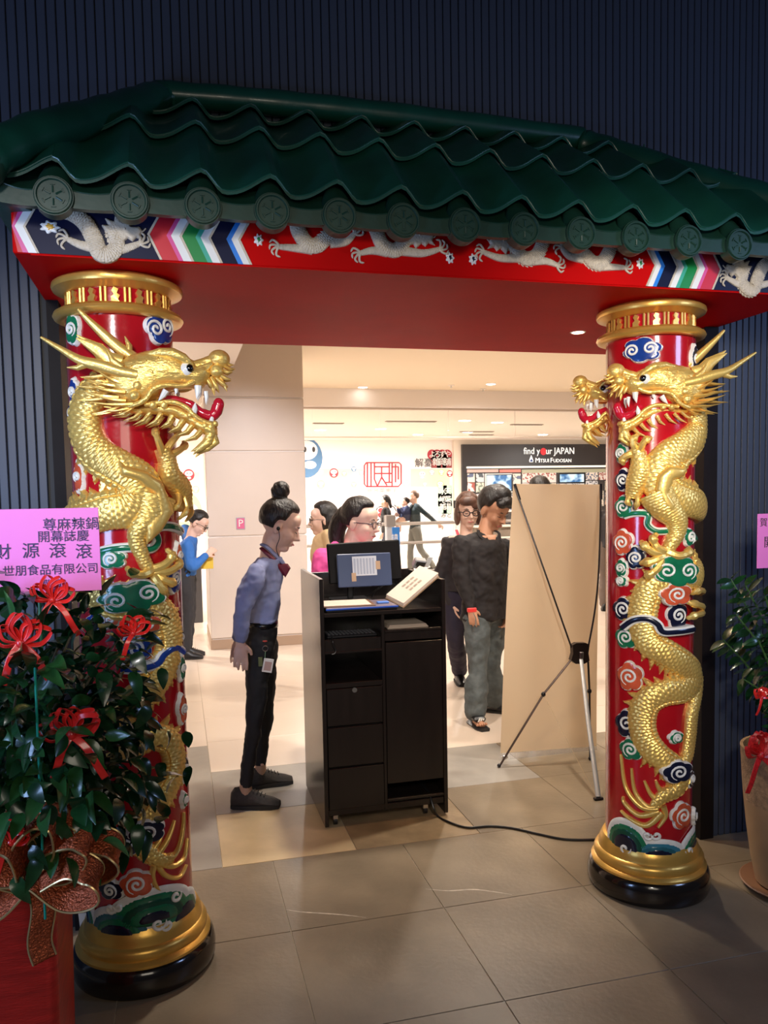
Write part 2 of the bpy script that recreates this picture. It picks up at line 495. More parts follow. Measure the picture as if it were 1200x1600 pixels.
def leaf2(p, d, L, wd, bend=0.):
    """outline of a curved spike from p in direction d"""
    d = np.array(d, float)/np.linalg.norm(d); nrm = np.array([-d[1], d[0]])
    a = []; b = []
    for t in np.linspace(0, 1, 8):
        c = np.array(p, float) + d*L*t + nrm*bend*L*t*t
        ww = wd*(1-t)**.8*(1+.5*math.sin(math.pi*t))
        a.append(c + nrm*ww); b.append(c - nrm*ww)
    return [tuple(q) for q in a[:-1]] + [tuple(a[-1])] + [tuple(q) for q in b[:-1][::-1]]
def claw(mb, wrap, at, d, size, h=.004, n=4, spread=2.0):
    an = math.atan2(d[1], d[0])
    for i in range(n):
        t = an + spread*(i/(n-1)-.5)
        p = [np.array(at), np.array(at)+size*.5*np.array([math.cos(t), math.sin(t)]), np.array(at)+size*np.array([math.cos(t+.25), math.sin(t+.25)]), np.array(at)+size*1.15*np.array([math.cos(t+.7), math.sin(t+.7)])]
        P = cr(p, 4)
        mb.tube([wrap(q[0], q[1], h) for q in P], [size*.15]*4+[size*.13]*4+[size*.12]*3+[size*.08, .0006][:len(P)-11], 6)
def mini_dragon(bp, bw, legs, head, mir, hd=1):
    t = (lambda p: (2*XC-ony(p[0], p[1], BF)[0], ony(p[0], p[1], BF)[2])) if mir else (lambda p: (ony(p[0], p[1], BF)[0], ony(p[0], p[1], BF)[2]))
    P = [t(p) for p in bp]
    bw = [w_*1.3 for w_ in bw]; mb = body(P, bw, [w_*.5 for w_ in bw], F, .0105, .0042, .0013, 23)
    for lg, cd in legs:
        Q = [t(p) for p in lg]
        mb2 = body(Q, list(np.linspace(.017, .008, len(Q))), list(np.linspace(.010, .006, len(Q))), F, .009, .002, .0014, 13)
        mb.add(mb2.v, mb2.f)
        d = np.array(Q[-1])-np.array(Q[-2]); claw(mb, F, Q[-1], d, .028)
    Q = cr(P, 4)
    for i in range(2, len(Q)-2, 1):      # spine fringe
        d = Q[i+1]-Q[i-1]; d /= np.linalg.norm(d); nn = np.array([-d[1], d[0]])
        mb.pillow(leaf2(Q[i]+nn*.017, nn-d*.8, .016, .005, .2), F, .002, .003, .004, .001)
    o = mb.build('dragon_relief', CREAM, gate)
    if head:
        c = np.array(t(head)); s = (-1 if mir else 1)*hd; hb = MB()
        ol = [(-.03,.0),(-.036,.012),(-.024,.012),(-.03,.026),(-.014,.02),(-.012,.032),(0,.02),(.012,.02),(.014,.012),(.028,.012),(.034,.004),(.03,-.004),(.036,-.014),(.022,-.01),(.016,-.018),(.008,-.012),(-.004,-.024),(-.008,-.014),(-.022,-.02),(-.022,-.01)]
        hb.pillow([(c[0]+1.7*s*a, c[1]+1.5*b) for a, b in ol], F, .009, .009, .0035, .001)
        hb.ell(F(c[0]+s*.006, c[1]+.008, .009), .004, n=8, m=6)
        for k in range(3): hb.tube([F(c[0]-s*(.01+.006*k), c[1]+.012-.01*k, .006), F(c[0]-s*(.03+.006*k), c[1]+.026-.014*k, .005), F(c[0]-s*(.045+.004*k), c[1]+.024-.018*k, .002)], [.003, .002, .0006], 5)
        hb.tube(cr([F(c[0]+s*.03, c[1]+.004, .005), F(c[0]+s*.045, c[1]+.016, .005), F(c[0]+s*.055, c[1]+.004, .005), F(c[0]+s*.066, c[1]+.014, .004)], 4), .002, 5)
        hb.build('relief_head', CREAM, o)
for mir in (0, 1):
    mini_dragon([(62,328),(88,333),(112,336),(133,350),(147,374),(156,395),(172,397),(184,384),(178,366),(180,352)], [.004,.010,.015,.018,.019,.019,.018,.016,.013,.011],
                [([(150,388),(126,383),(106,374)], 0), ([(168,394),(196,389),(218,381)], 0)], (192,363), mir)
    mini_dragon([(408,342),(420,347),(440,346),(458,342),(466,362),(480,382),(496,384),(512,372),(530,368)], [.003,.005,.008,.014,.018,.019,.018,.016,.012],
                [([(487,390),(462,388),(436,386)], 0), ([(515,380),(540,378),(553,366)], 0)], None, mir)
    mini_dragon([(575,340),(586,360),(598,384),(616,392),(630,382),(632,364)], [.012,.016,.018,.018,.016,.011],
                [([(604,394),(582,392),(563,396)], 0), ([(628,392),(660,396),(686,390)], 0)], (652,372), mir)

# roof ------------------------------------------------------------------------------------------
RG = M('green_roof_tile', (.006, .062, .044), .36, 0, .25, 5, .08, 25, coat=.15)
roof = thing('tiled_roof', 'dark green pantile canopy roof with round medallion eave caps above the red beam', 'roof', (.95, 2.8, 2.5))
RY = [2.42, 2.68, 2.92, 3.112]; 
def zpan(Y): return float(np.interp(Y, [2.38, 2.42, 2.68, 2.92, 3.12], [2.46, 2.50, 2.75, 2.93, 3.04]))
def prof(p):
    p %= 1.
    if p < .33: return .5+.5*math.cos(math.pi*p/.33)
    t = (p-.33)/.67; return t*t*(3-2*t)*(.3+.7*t)
XK0 = -.30
def hipL(Y): return float(np.interp(Y, [2.38, 3.12], [-.47, .02]))
def hipR(Y): return float(np.interp(Y, [2.38, 3.12], [2.40, 1.64]))
def rooftile(k, r):
    y0 = RY[r] - .012; y1 = RY[r+1] + .03 if r < 2 else RY[r+1]
    nu, nv = 14, 6; vs = []; fs = []
    keep = False
    for side in (0, 1):
        for j in range(nv+1):
            v = j/nv; Y = y0 + (y1-y0)*v
            for i in range(nu+1):
                u = i/nu; x = XK0 + .2*(k+u)
                cl = min(max(x, hipL(Y)), hipR(Y))
                if cl == x: keep = True
                lift = .026*(1-v) - .004
                vs.append((cl, Y, zpan(Y) + .058*prof(u) + lift - .011*side + (.0012 if i else 0)))
    if not keep: return
    n1 = (nu+1)*(nv+1)
    def q(s_, j, i): return s_*n1 + j*(nu+1)+i
    for j in range(nv):
        for i in range(nu):
            if abs(vs[q(0,j,i)][0]-vs[q(0,j,i+1)][0]) < 1e-6 and abs(vs[q(0,j+1,i)][0]-vs[q(0,j+1,i+1)][0]) < 1e-6: continue
            fs.append((q(0,j,i), q(0,j,i+1), q(0,j+1,i+1), q(0,j+1,i))); fs.append((q(1,j,i+1), q(1,j,i), q(1,j+1,i), q(1,j+1,i+1)))
    for i in range(nu):
        if abs(vs[q(0,0,i)][0]-vs[q(0,0,i+1)][0]) > 1e-6: fs.append((q(0,0,i+1), q(0,0,i), q(1,0,i), q(1,0,i+1)))
    mb = MB().add(vs, fs)
    e = [vs[q(0,0,i)] for i in range(nu+1) if hipL(y0) <= vs[q(0,0,i)][0] <= hipR(y0)]
    if len(e) > 2: mb.tube([(a, b-.001, c) for a, b, c in e], .0028, 6)
    mb.build('roof_tile', RG, roof)
for r in range(3):
    for k in range(-1, 14): rooftile(k, r)
def disc(mb, c, r, y0, y1, n=28):
    vs = [(c[0]+r*math.cos(2*math.pi*i/n), y, c[1]+r*math.sin(2*math.pi*i/n)) for y in (y0, y1) for i in range(n)]
    return mb.add(vs, [tuple(range(n)), tuple(reversed(range(n, 2*n)))] + [((i+1)%n, i, n+i, n+(i+1)%n) for i in range(n)])
RC = M('green_cap', (.006, .034, .022), .42, 0, .25, 8, .05, 30)
capmb = MB(); disc(capmb, (0, 0), .053, -.012, .03)
FO = lambda u, v, h: np.array([u, -.012-h, v])
capmb.tube([FO(.046*math.cos(t), .046*math.sin(t), .002) for t in np.linspace(0, 2*math.pi, 33)], .0045, 6, cap=False)
for a in range(3):
    t = math.radians(30+60*a)
    for sgn in (1, -1):
        capmb.tube([FO(sgn*.008*math.cos(t), sgn*.008*math.sin(t), .001), FO(sgn*.026*math.cos(t), sgn*.026*math.sin(t), .001)], .0025, 5)
        capmb.tube([FO(sgn*.03*math.cos(t)+.006*math.sin(t), sgn*.03*math.sin(t)-.006*math.cos(t), .001), FO(sgn*.03*math.cos(t)-.006*math.sin(t), sgn*.03*math.sin(t)+.006*math.cos(t), .001)], .002, 5)
# rounded neck going back up to the roll of the tile
vs = []; fs = []
for j, (yy, zz, rr) in enumerate(((-.006, 0, .050), (.015, .012, .052), (.035, .045, .046), (.055, .078, .034), (.08, .1, .02))):
    for i in range(17):
        t = math.pi*i/16*1.3 - .15*math.pi
        vs.append((rr*math.cos(t), yy, zz+rr*math.sin(t)))
for j in range(4):
    for i in range(16): fs.append((j*17+i, (j+1)*17+i, (j+1)*17+i+1, j*17+i+1))
capmb.add(vs, fs)
capme = capmb.mesh('eave_cap', RC)
# drip band between the caps
bandmb = MB(); vs = []
for i in range(13):
    u = i/12; x = .2*u; sag = .018*math.sin(math.pi*u)
    zt = .028 - sag; zb = -.028 - sag*.3
    vs += [(x, -.004, zt), (x, -.004, zb), (x, .02, zb), (x, .07, zt+.062)]
fs = []
for i in range(12):
    for k in range(4): fs.append((4*i+k, 4*i+(k+1)%4, 4*i+4+(k+1)%4, 4*i+4+k))
bandmb.add(vs, fs); bandmb.tube([(.2*i/12, -.004, .028-.018*math.sin(math.pi*i/12)) for i in range(13)], .0025, 6)
bandme = bandmb.mesh('drip_tile', RC)
for k in range(0, 14):
    o = obj('eave_cap', capme, roof); o.location = (XK0+.2*k, 2.402, 2.457)
for k in range(-1, 13):
    o = obj('drip_tile', bandme, roof); o.location = (XK0+.2*k, 2.405, 2.462)
    if k == -1: o.location = (-.44, 2.405, 2.462); o.scale = (.72, 1, 1)
# soffit board, hips and ridge
MB().box((-.45, 2.43, 2.47), (2.4, 3.11, 2.49)).build('eave_board', M('eave_dark', (.01, .03, .022), .7), roof, False)
def hip(path, r, name):
    P = cr(path, 8)
    rr = [r*(1+.04*math.sin(i*1.7)) for i in range(len(P))]
    mb = MB().tube(P, rr, 18, .8, up=(0, -.35, 1))
    o = mb.build(name, RG, roof)
    return P, o
PL, hl = hip([(-.475, 2.36, 2.52), (-.36, 2.5, 2.66), (-.18, 2.78, 2.86), (-.03, 3.03, 3.04), (.0, 3.06, 3.06)], .068, 'hip_cap')
PR, hr = hip([(2.42, 2.36, 2.51), (2.28, 2.5, 2.63), (2.0, 2.78, 2.83), (1.72, 3.02, 3.02), (1.66, 3.06, 3.05)], .068, 'hip_cap')
P0, rd = hip([(.0, 3.06, 3.075), (.4, 3.06, 3.085), (.9, 3.06, 3.085), (1.66, 3.06, 3.07)], .055, 'ridge_cap')
for P_ in (PL, PR):
    mb = MB().ell(P_[0], .07, n=16, m=10); mb.build('hip_end', RC, roof)
CRK = M('crack', (.002, .006, .005), .9)
def crack(pts, Y):
    mb = MB().tube([ony(a, b, Y) for a, b in pts], [.0015]+[.003]*(len(pts)-2)+[.001], 5); mb.build('crack', CRK, roof)
# end slopes behind the hips
for s, hx, ex in ((-1, hipL, -.47), (1, hipR, 2.40)):
    top = (hx(3.10), 3.10, 3.03); 
    MB().add([(ex, 2.40, 2.47), (ex, 3.11, 2.47), top, (ex, 2.40, 2.45), (ex, 3.11, 2.45), (top[0], 3.10, 2.5)],
             [(0,1,2),(5,4,3),(0,3,4,1),(1,4,5,2),(2,5,3,0)]).build('end_slope', RG, roof, False)
# downlight in the soffit
dl = thing('soffit_downlight', 'small glowing round downlight set in the red soffit by the right pillar', 'downlight', (1.773, 3.294, BZ))
MB().lathe([(.028, -.003), (.034, -.003), (.036, .0), (.030, .002)], (1.773, 3.294, BZ-.002), 24).build('trim_ring', M('lamp_ring', (.7,.66,.6), .4), dl)
MB().lathe([(.0265, -.0045), (.027, -.001)], (1.773, 3.294, BZ-.002), 24).build('lamp_lens', M('lamp_warm', (1., .78, .5), .4, emit=9), dl)
light('SPOT', 'downlight_beam', (1.773, 3.294, BZ-.02), (1.773, 3.294, 0), 26, (1., .72, .42), .03, None, math.radians(120), .8)
# ------------------------------------------------------------------ dragon pillars
PR_ = .170
class Pil:
    def __init__(s, cx, cy): s.c = np.array([cx, cy]); s.th0 = 0.
    def wrap(s, u, v, h):
        t = u/PR_; return np.array([s.c[0]+(PR_+h)*math.cos(t), s.c[1]+(PR_+h)*math.sin(t), v])
    def pix(s, x, y, dth=0., R=PR_+.02):
        d = ray(x, y); o = CAMP
        D = d[:2]; q = o[:2]-s.c
        a = D@D; b = 2*D@q; c = q@q - R*R; disc_ = b*b-4*a*c
        k = (-b-math.sqrt(disc_))/(2*a) if disc_ > 0 else -b/(2*a)
        p = o + d*k
        th = math.atan2(p[1]-s.c[1], p[0]-s.c[0]) + dth
        if th > math.pi*.5: th -= 2*math.pi
        return (th*PR_, p[2])
def pts(P, L): return [P.pix(*p) for p in L]

def cloud(P, par, px, py, wpx, hpx, mat, spin=1, rot=0., lobes=5, swirls=1, at=None, lift=0.):
    """lobed cloud with a raised white rim and a white spiral on a coloured ground"""
    k = .00205 if P is PL1 else .00245
    c = np.array(at if at is not None else P.pix(px, py)); a, b = wpx*k/2, hpx*k/2
    cr_, sr_ = math.cos(rot), math.sin(rot)
    def pt(t, f):
        r = .76 + .24*abs(math.sin(lobes*t/2.+.4))**.6
        x, y = a*r*f*math.cos(t), b*r*f*math.sin(t)
        return (c[0]+x*cr_-y*sr_, c[1]+x*sr_+y*cr_)
    T = np.linspace(0, 2*math.pi, 44, endpoint=False)
    m = min(a, b); rim = 1 - .0065/m
    o = MB().pillow([pt(t, 1) for t in T], P.wrap, .014, .008, .0055, lift, skirt=.004+lift).build('cloud_scroll', WHITE, par)
    MB().pillow([pt(t, rim) for t in T], P.wrap, .0015, .003, .006, lift+.0142, skirt=.002).build('cloud_fill', mat, o)
    sw = MB()
    cs = [(0, 0)] if swirls == 1 else [(-a*.42, -b*.08), (a*.36, b*.1)]
    for j, (dx, dy) in enumerate(cs):
        rr = m*(.62 if swirls == 1 else .52); Q = []
        sp = spin if j == 0 else -spin
        for t in np.linspace(0, 3.4*math.pi, 26):
            r = rr*(.1+.9*t/(3.4*math.pi)); Q.append(P.wrap(c[0]+dx*cr_+sp*r*math.cos(t), c[1]+dy+dx*sr_+r*math.sin(t), lift+.0165))
        sw.tube(Q, [.0048]*20+[.0044,.004,.0034,.0028,.002,.0015], 6)
    sw.build('cloud_swirl', WHITE, o)
    return o
def ribbon(P, par, L, wpx, mat, lift=0.):
    k = .0021
    Q = [P.pix(*p) for p in L]; n = len(Q)
    o = body(Q, [wpx*k*.62]*n, [.013]*n, P.wrap, amp=0, nu=9, ds=.006, base=lift).build('cloud_ribbon', WHITE, par)
    half = cr(Q, 16)
    body(Q, [wpx*k*.36]*n, [.006]*n, P.wrap, amp=0, nu=7, ds=.006, base=lift+.0105).build('ribbon_fill', mat, o)
def fins(mb, P, L, side, size, every=1, h=.010, dr=-.6, wd=.3):
    """flame-like spines along one edge of the body"""
    Q = cr([P.pix(*p) for p in L], 7)
    for i in range(1, len(Q)-1, every):
        d = Q[i+1]-Q[i-1]; d /= (np.linalg.norm(d)+1e-9); nn = np.array([-d[1], d[0]])*side
        mb.pillow(leaf2(Q[i], nn+d*dr, size*(.8+.35*math.sin(i*2.3)), size*wd, .25*side), P.wrap, h, .008, .007, .002)
def autofins(mb, P, L, W, side, size, i0=0, i1=None):
    Q = cr([P.pix(*p) for p in L], 16); kk = np.interp(np.arange(len(Q))/16., range(len(L)), W)
    Ls = np.concatenate([[0], np.cumsum([np.linalg.norm(b-a) for a, b in zip(Q, Q[1:])])])
    s = Ls[i0*16]; end = Ls[-1] if i1 is None else Ls[i1*16]; j = 0
    while s < end:
        i = int(np.searchsorted(Ls, s)); i = min(max(i, 1), len(Q)-2)
        d = Q[i+1]-Q[i-1]; d /= (np.linalg.norm(d)+1e-9); nn = np.array([-d[1], d[0]])*side
        sz = size*(.8+.3*math.sin(j*2.3))
        mb.pillow(leaf2(Q[i]+nn*kk[i]*.82, nn+d*.75, sz, size*.26, .3*side), P.wrap, .012, .008, .007, .003)
        s += size*.48; j += 1
def foot(P, par, toes, r=.013):
    mb = MB()
    for tl in toes:
        Q = cr([P.pix(x, y) for x, y in tl], 5); m = len(Q)
        rad = [r*(1.05-.5*i/(m-1)) + (r*.35 if .55 < i/(m-1) < .8 else 0) for i in range(m)]; rad[-1] = r*.25
        hs = [.022 + .02*math.sin(math.pi*i/(m-1)) for i in range(m)]
        mb.tube([P.wrap(q[0], q[1], hh) for q, hh in zip(Q, hs)], rad, 8)
    mb.build('claw', GOLD, par)

def waves(P, par, L):
    for (px, w_, h_, cols) in L:
        c = P.pix(px[0], px[1]-13); k = .00225
        o = None
        for j, m in enumerate(cols):
            f = 1 - .17*j
            T = np.linspace(-.25, math.pi+.25, 30)
            ol = [(c[0]+w_*k*f*math.cos(t), c[1]+h_*k*f*math.sin(t)) for t in T]
            q = MB().pillow(ol, P.wrap, .004, .006, .008, .008+.002*j).build('wave' if o is None else 'wave_band', m, o or par)
            if o is None: o = q
def curl(P, par, x, y, r, spin=1):
    c = P.pix(x, y); k = .0021
    Q = [P.wrap(c[0]+spin*r*k*(.15+.85*t/6.5)*math.cos(t), c[1]+r*k*(.15+.85*t/6.5)*math.sin(t), .018) for t in np.linspace(0, 6.5, 20)]
    MB().tube(Q, [.006]*16+[.005,.004,.003,.002], 7).build('foam_curl', WHITE, par)

def pillar(P, label):
    x, y = P.c
    t = thing('dragon_pillar', label, 'pillar', (x, y, 0))
    MB().lathe([(.20,0),(.236,.003),(.243,.02),(.244,.05),(.238,.08),(.225,.10),(.2,.108)], (x,y,0), 72).build('plinth', BLACKP, t)
    MB().lathe([(.2,.078),(.222,.08),(.228,.088),(.228,.104),(.220,.112),(.213,.116),(.216,.124),(.217,.138),(.211,.150),(.200,.156),(.197,.166),(.196,.178),(.190,.192),(.182,.206),(.17,.210)], (x,y,0), 72).build('base_moulding', GOLD2, t)
    MB().lathe([(PR_,.20),(PR_,2.22)], (x,y,0), 96).build('shaft', PRED, t)
    MB().lathe([(.168,2.205),(.185,2.203),(.203,2.210),(.208,2.219),(.204,2.229),(.198,2.231),(.19,2.238),(.165,2.242)], (x,y,0), 72).build('capital_ring', GOLD2, t)
    MB().lathe([(.168,2.288),(.175,2.290),(.190,2.298),(.205,2.303),(.209,2.312),(.207,2.322),(.199,2.328),(.17,2.339)], (x,y,0), 72).build('capital_ring', GOLD2, t)
    MB().lathe([(.160,2.235),(.160,2.295)], (x,y,0), 72).build('capital_drum', PRED, t)
    fb = MB(); W = lambda u, v, h: np.array([x+(.160+h)*math.cos(u), y+(.160+h)*math.sin(u), v]); rn = random.Random(5)
    for i in range(28):
        u = i/28*2*math.pi
        if i % 2 == 0:
            for du in (-.045, .045): fb.tube([W(u+du, 2.240, .004), W(u+du, 2.292, .004)], .0048, 6)
        else:
            ol = [(u-.07,2.241),(u+.08,2.241),(u+.05,2.249),(u+.085,2.262),(u+.03,2.268),(u+.06,2.281),(u-.02,2.287),(u-.06,2.276),(u-.02,2.264),(u-.07,2.257)]
            fb.prism(ol, W, 0, .009)
    fb.build('capital_fretwork', GOLD2, t, 30)
    return t

KH = .00054
def head(par, org, a, n, S=1., flipn=1, brows=True):
    """dragon head in side view; a = forward, n = toward the viewer; drawing units of 0.54 mm"""
    a = np.array([*a, 0.]); a /= np.linalg.norm(a); n = np.array([*n, 0.]); n -= a*n.dot(a); n /= np.linalg.norm(n)
    org = np.array(org); k = KH*S; Zv = np.array([0,0,1.])
    def W(u, v, h): return org + a*(u-600)*k + Zv*(650-v)*k + n*h*k*flipn
    g = MB()
    up = [(470,570),(540,515),(640,488),(720,475),(790,480),(845,510),(880,548),(920,566),(960,556),(990,575),(1005,615),(990,655),(955,690),(920,712),(880,700),(800,706),(730,724),(690,764),(640,792),(560,806),(500,792),(455,752),(425,700),(405,640),(430,598)]
    g.pillow(up, W, 108, 120, 14, 8, two=True)
    # brow swell, bridge, cheek
    g.ell(W(640,590,62), (165*k,52*k,62*k), (a*.99+Zv*.08, n, Zv), 20, 12)
    for sg in (1,-1):
        g.tube([W(*p, sg*h) for p, h in [((640,520),60),((720,508),88),((790,515),98),((845,540),98),((885,572),82),((900,600),70)]], [14*k,24*k,30*k,28*k,20*k,8*k], 10)
        g.tube([W(*p, sg*h) for p, h in cr2([(880,640,75),(900,610,72),(940,590,60),(990,570,45)],5)], 16*k, 8)
        # upper lip
        g.tube([W(u,v,sg*h) for u,v,h in cr([(490,800,60),(560,806,90),(630,776,108),(680,715,112),(760,694,100),(840,696,88),(910,660,74),(965,600,60),(1000,560,40)],5)], 15*k, 8)
        # swirl and cheek bumps
        g.tube([W(665+sp*math.cos(t)*(8+5.5*t), 632-math.sin(t)*(8+5.5*t), sg*(116-3*t)) for sp in (1,) for t in np.linspace(0,6.6,22)], 9*k, 7)
        for (u,v,r,h) in ((590,698,30,98),(572,752,34,92),(668,802,24,70),(728,802,22,66),(868,858,18,52),(950,918,24,36),(985,924,24,30),(1010,905,18,26)): g.ell(W(u,v,sg*h), r*k, None, 12, 8)
        # flame brows and fine ridges on the forehead
        for (u,v,L,dx,dy) in ((760,585,46,.7,-1),(785,600,52,.4,-1),(800,625,50,.9,-.6),(735,610,40,-.2,-1),(770,640,44,1,-.1)):
            g.tube([W(u,v,sg*98), W(u+dx*L*.5,v+dy*L*.5,sg*103), W(u+dx*L,v+dy*L,sg*92)], [8*k,7*k,1*k], 6)
        for (u,v) in ((485,592),(520,612),(558,590),(608,598),(640,560),(705,540),(755,565),(735,625)): g.ell(W(u,v,sg*112), 6*k, None, 8, 5)
        # snout: two bulbs
        g.ell(W(1028,602,sg*36), (42*k,36*k,38*k), (a,n,Zv), 14, 10)
    g.tube([W(*p,0) for p in [(840,560),(900,580),(960,560),(1010,535)]], [50*k,42*k,38*k,34*k], 12)
    g.ell(W(1045,530,0), (64*k,58*k,56*k), (a,n,Zv), 20, 14)
    gold = g.build('dragon_head', GOLDE, par, 60)
    # lower jaw
    j = MB()
    lo = [(470,800),(540,812),(620,800),(700,788),(790,788),(860,826),(930,880),(990,905),(1022,925),(1024,968),(985,985),(925,955),(850,900),(780,866),(690,850),(600,850),(510,840)]
    j.pillow(lo, W, 56, 60, 14, 6, two=True)
    for sg in (1,-1):
        j.tube([W(u,v,sg*h) for u,v,h in cr([(620,800,74),(700,790,66),(780,786,62),(850,815,56),(920,880,46),(1000,912,30)],5)], 15*k, 8)
    spikes = [(540,832,440,862,16,55),(600,838,500,890,18,60),(650,846,552,915,20,62),(710,850,622,922,22,62),(770,862,700,930,24,58),(830,885,745,955,24,52),(880,915,790,975,24,46),(930,945,830,1005,24,40)]
    for (x0,y0,x1,y1,w_,h) in spikes:
        for sg in (1,-1):
            j.tube([W(x0,y0,sg*h), W((x0+x1)/2+14,(y0+y1)/2+8,sg*h*1.15), W(x1,y1,sg*h*.8)], [w_*k,w_*.75*k,1.5*k], 8, .7)
    for (dx,h) in ((0,0),(-16,26),(12,-26),(-34,14),(24,12)):
        j.tube([W(985,955,h), W(985+dx,1010,h*1.3), W(935+dx,1050,h), W(890+dx*.7,1098-abs(dx),h*.5)], [30*k,26*k,18*k,2*k], 8, .7)
    j.build('lower_jaw', GOLDE, gold, 60)
    # whiskers, mane flames
    m = MB()
    for (x0,y0,x1,y1,w_,h) in [(1060,600,1122,600,14,20),(1050,625,1112,650,15,26),(1030,640,1092,690,16,20),(1010,645,1040,720,16,30),(985,650,1000,700,15,34),(1085,550,1130,560,12,0),(1080,575,1135,585,13,-20),(1060,640,1085,715,14,-18),(1000,640,1012,740,16,-10)]:
        for sg in (1,-1):
            m.tube([W(x0-12,y0-8,sg*h), W((x0+x1)/2,(y0+y1)/2+8,sg*(h+10)), W(x1,y1,sg*(h+4))], [w_*k,w_*k,1.2*k], 7, .8)
    for (x0,y0,x1,y1,w_,h) in [(520,735,315,692,26,88),(560,800,330,788,22,84),(520,690,375,615,24,84),(500,700,300,655,24,60),(520,780,350,745,22,70),(540,818,400,832,18,60),(500,640,330,590,24,40),(480,760,280,720,26,50),(500,800,330,850,22,40),(470,620,270,640,28,20),(470,690,240,690,30,10),(480,740,250,770,30,0),(560,815,460,860,16,66)]:
        for sg in (1,-1):
            m.tube([W(u,v,sg*hh) for u,v,hh in cr([(x0,y0,h),((x0*2+x1)/3,(y0*2+y1)/3+8,h+8),((x0+x1*2)/3,(y0+y1*2)/3+8,h+2),(x1,y1,h-6)],3)], [w_*k,w_*k,w_*.95*k,w_*.9*k,w_*.8*k,w_*.7*k,w_*.55*k,w_*.4*k,w_*.22*k,1.5*k], 7, .55)
    m.build('mane', GOLD, gold, 60)
    # horns
    hn = MB()
    hn.tube([W(u,v,h) for u,v,h in cr([(590,640,86),(500,622,92),(400,590,92),(290,560,88),(190,500,80),(84,434,70)],5)], list(np.interp(np.linspace(0,1,26),[0,.5,1],[40*k,32*k,7*k])), 12)
    hn.tube([W(330,575,88),W(270,602,88),W(216,600,84)], [24*k,16*k,3*k], 8)
    hn.tube([W(510,600,90),W(460,560,96),W(432,500,98)], [26*k,18*k,3*k], 8)
    hn.tube([W(u,v,h) for u,v,h in cr([(600,560,-50),(540,510,-56),(470,455,-50),(390,380,-40),(320,310,-30),(270,256,-25)],5)], list(np.interp(np.linspace(0,1,26),[0,.5,1],[44*k,32*k,9*k])), 12)
    hn.tube([W(530,500,-52),W(538,450,-48),W(516,398,-45)], [28*k,18*k,3*k], 8)
    hn.build('horn', GOLD, gold, 60)
    e = MB()
    for h in (40, 60):
        e.tube([W(u,v,h-70) for u,v in [(500,560),(420,540),(370,480),(255,398 if h == 40 else 420)]], [50*k,52*k,40*k,3*k], 10, .35, up=n)
    e.build('ear', GOLD, gold, 60)
    # eye, tongue, fangs
    for sg in (1,-1):
        ey = MB().ell(W(862,604,sg*76), 44*k, None, 16, 12).build('eyeball', M('eye_white',(.8,.78,.72),.12), gold)
        MB().ell(W(876,600,sg*96), 27*k, None, 14, 10).build('pupil', GLASSY, gold)
    MB().tube([W(u,v,0) for u,v in cr([(720,760),(800,765),(870,790),(930,836),(985,856),(1015,838),(1030,800)],5)], [22*k]*10+[26*k]*6+[30*k]*5+[34*k]*5+[36*k]*5, 12).ell(W(1034,792,0),(34*k,30*k,40*k),None,12,8).build('tongue', M('tongue_red',(.5,.01,.03),.15,coat=.6), gold)
    f = MB()
    for (x0,y0,x1,y1,r,h) in ((745,722,700,782,20,86),(922,690,912,765,22,56),(888,850,903,785,20,44),(965,720,962,790,14,40),(990,890,992,845,14,22),(800,712,795,745,12,80)):
        for sg in (1,-1): f.tube([W(x0,y0,sg*h), W((x0+x1)/2+4,(y0+y1)/2,sg*h), W(x1,y1,sg*h)], [r*k,r*.8*k,2*k], 8)
    f.build('fang', M('fang_white',(.85,.83,.76),.2), gold)
    return gold
def cr2(L, n): return [((q[0], q[1]), q[2]) for q in cr(L, n)]

PL1 = Pil(-.166, 2.83); PR1 = Pil(1.84, 2.83)
lp = pillar(PL1, 'left dragon pillar, red shaft wrapped by a gold dragon facing right, beside the leafy plant')
rp = pillar(PR1, 'right dragon pillar, red shaft with two gold dragon heads facing left')

# left pillar dragon
neck = [(165,592,0),(142,618,0),(130,650,0),(134,685,0),(152,712,0),(184,732,0),(214,752,0),(222,776,0),(200,792,0),(168,797,0),(136,806,0),(118,820,-.5),(116,830,-1.1),(116,860,-1.4)]
nb = body(pts(PL1, neck), [.040,.046,.050,.052,.056,.060,.066,.070,.066,.062,.058,.055,.05,.05], [.05,.052,.05,.045,.042,.042,.042,.042,.04,.04,.038,.036,.036,.036], PL1.wrap, .022, .0065, belly=-1)
seg2 = [(112,880,-1.0),(118,905,-.4),(140,925,0),(180,945,0),(225,945,0),(256,960,0),(268,990,0),(266,1022,0),(248,1060,0),(216,1092,0),(180,1113,0),(148,1128,0),(134,1150,0),(165,1168,0),(205,1166,0),(240,1152,0),(268,1162,0),(276,1192,0),(266,1226,0),(244,1262,0),(222,1292,0),(216,1318,0),(236,1338,0),(258,1346,0),(274,1340,0)]
sb = body(pts(PL1, seg2), [.05,.05,.05,.05,.05,.05,.052,.05,.05,.05,.05,.048,.046,.044,.044,.044,.042,.042,.042,.040,.036,.032,.028,.022,.014], [.032]*18+[.032,.03,.028,.028,.024,.02,.012], PL1.wrap, .022, .0062, belly=-1)
sb.add(nb.v, nb.f)
bd = sb.build('dragon_body', GOLD, lp, 80)
fb = MB()
autofins(fb, PL1, neck, [.040,.046,.050,.052,.056,.060,.066,.070,.066,.062,.058,.055,.05,.05], -1, .058, 1)
fins(fb, PL1, [(205,768),(170,765),(130,785)], 1, .035, 2)
autofins(fb, PL1, seg2, [.05,.05,.05,.05,.05,.05,.052,.05,.05,.05,.05,.048,.046,.044,.044,.044,.042,.042,.042,.040,.036,.032,.028,.022,.014], 1, .044, 0, 21)
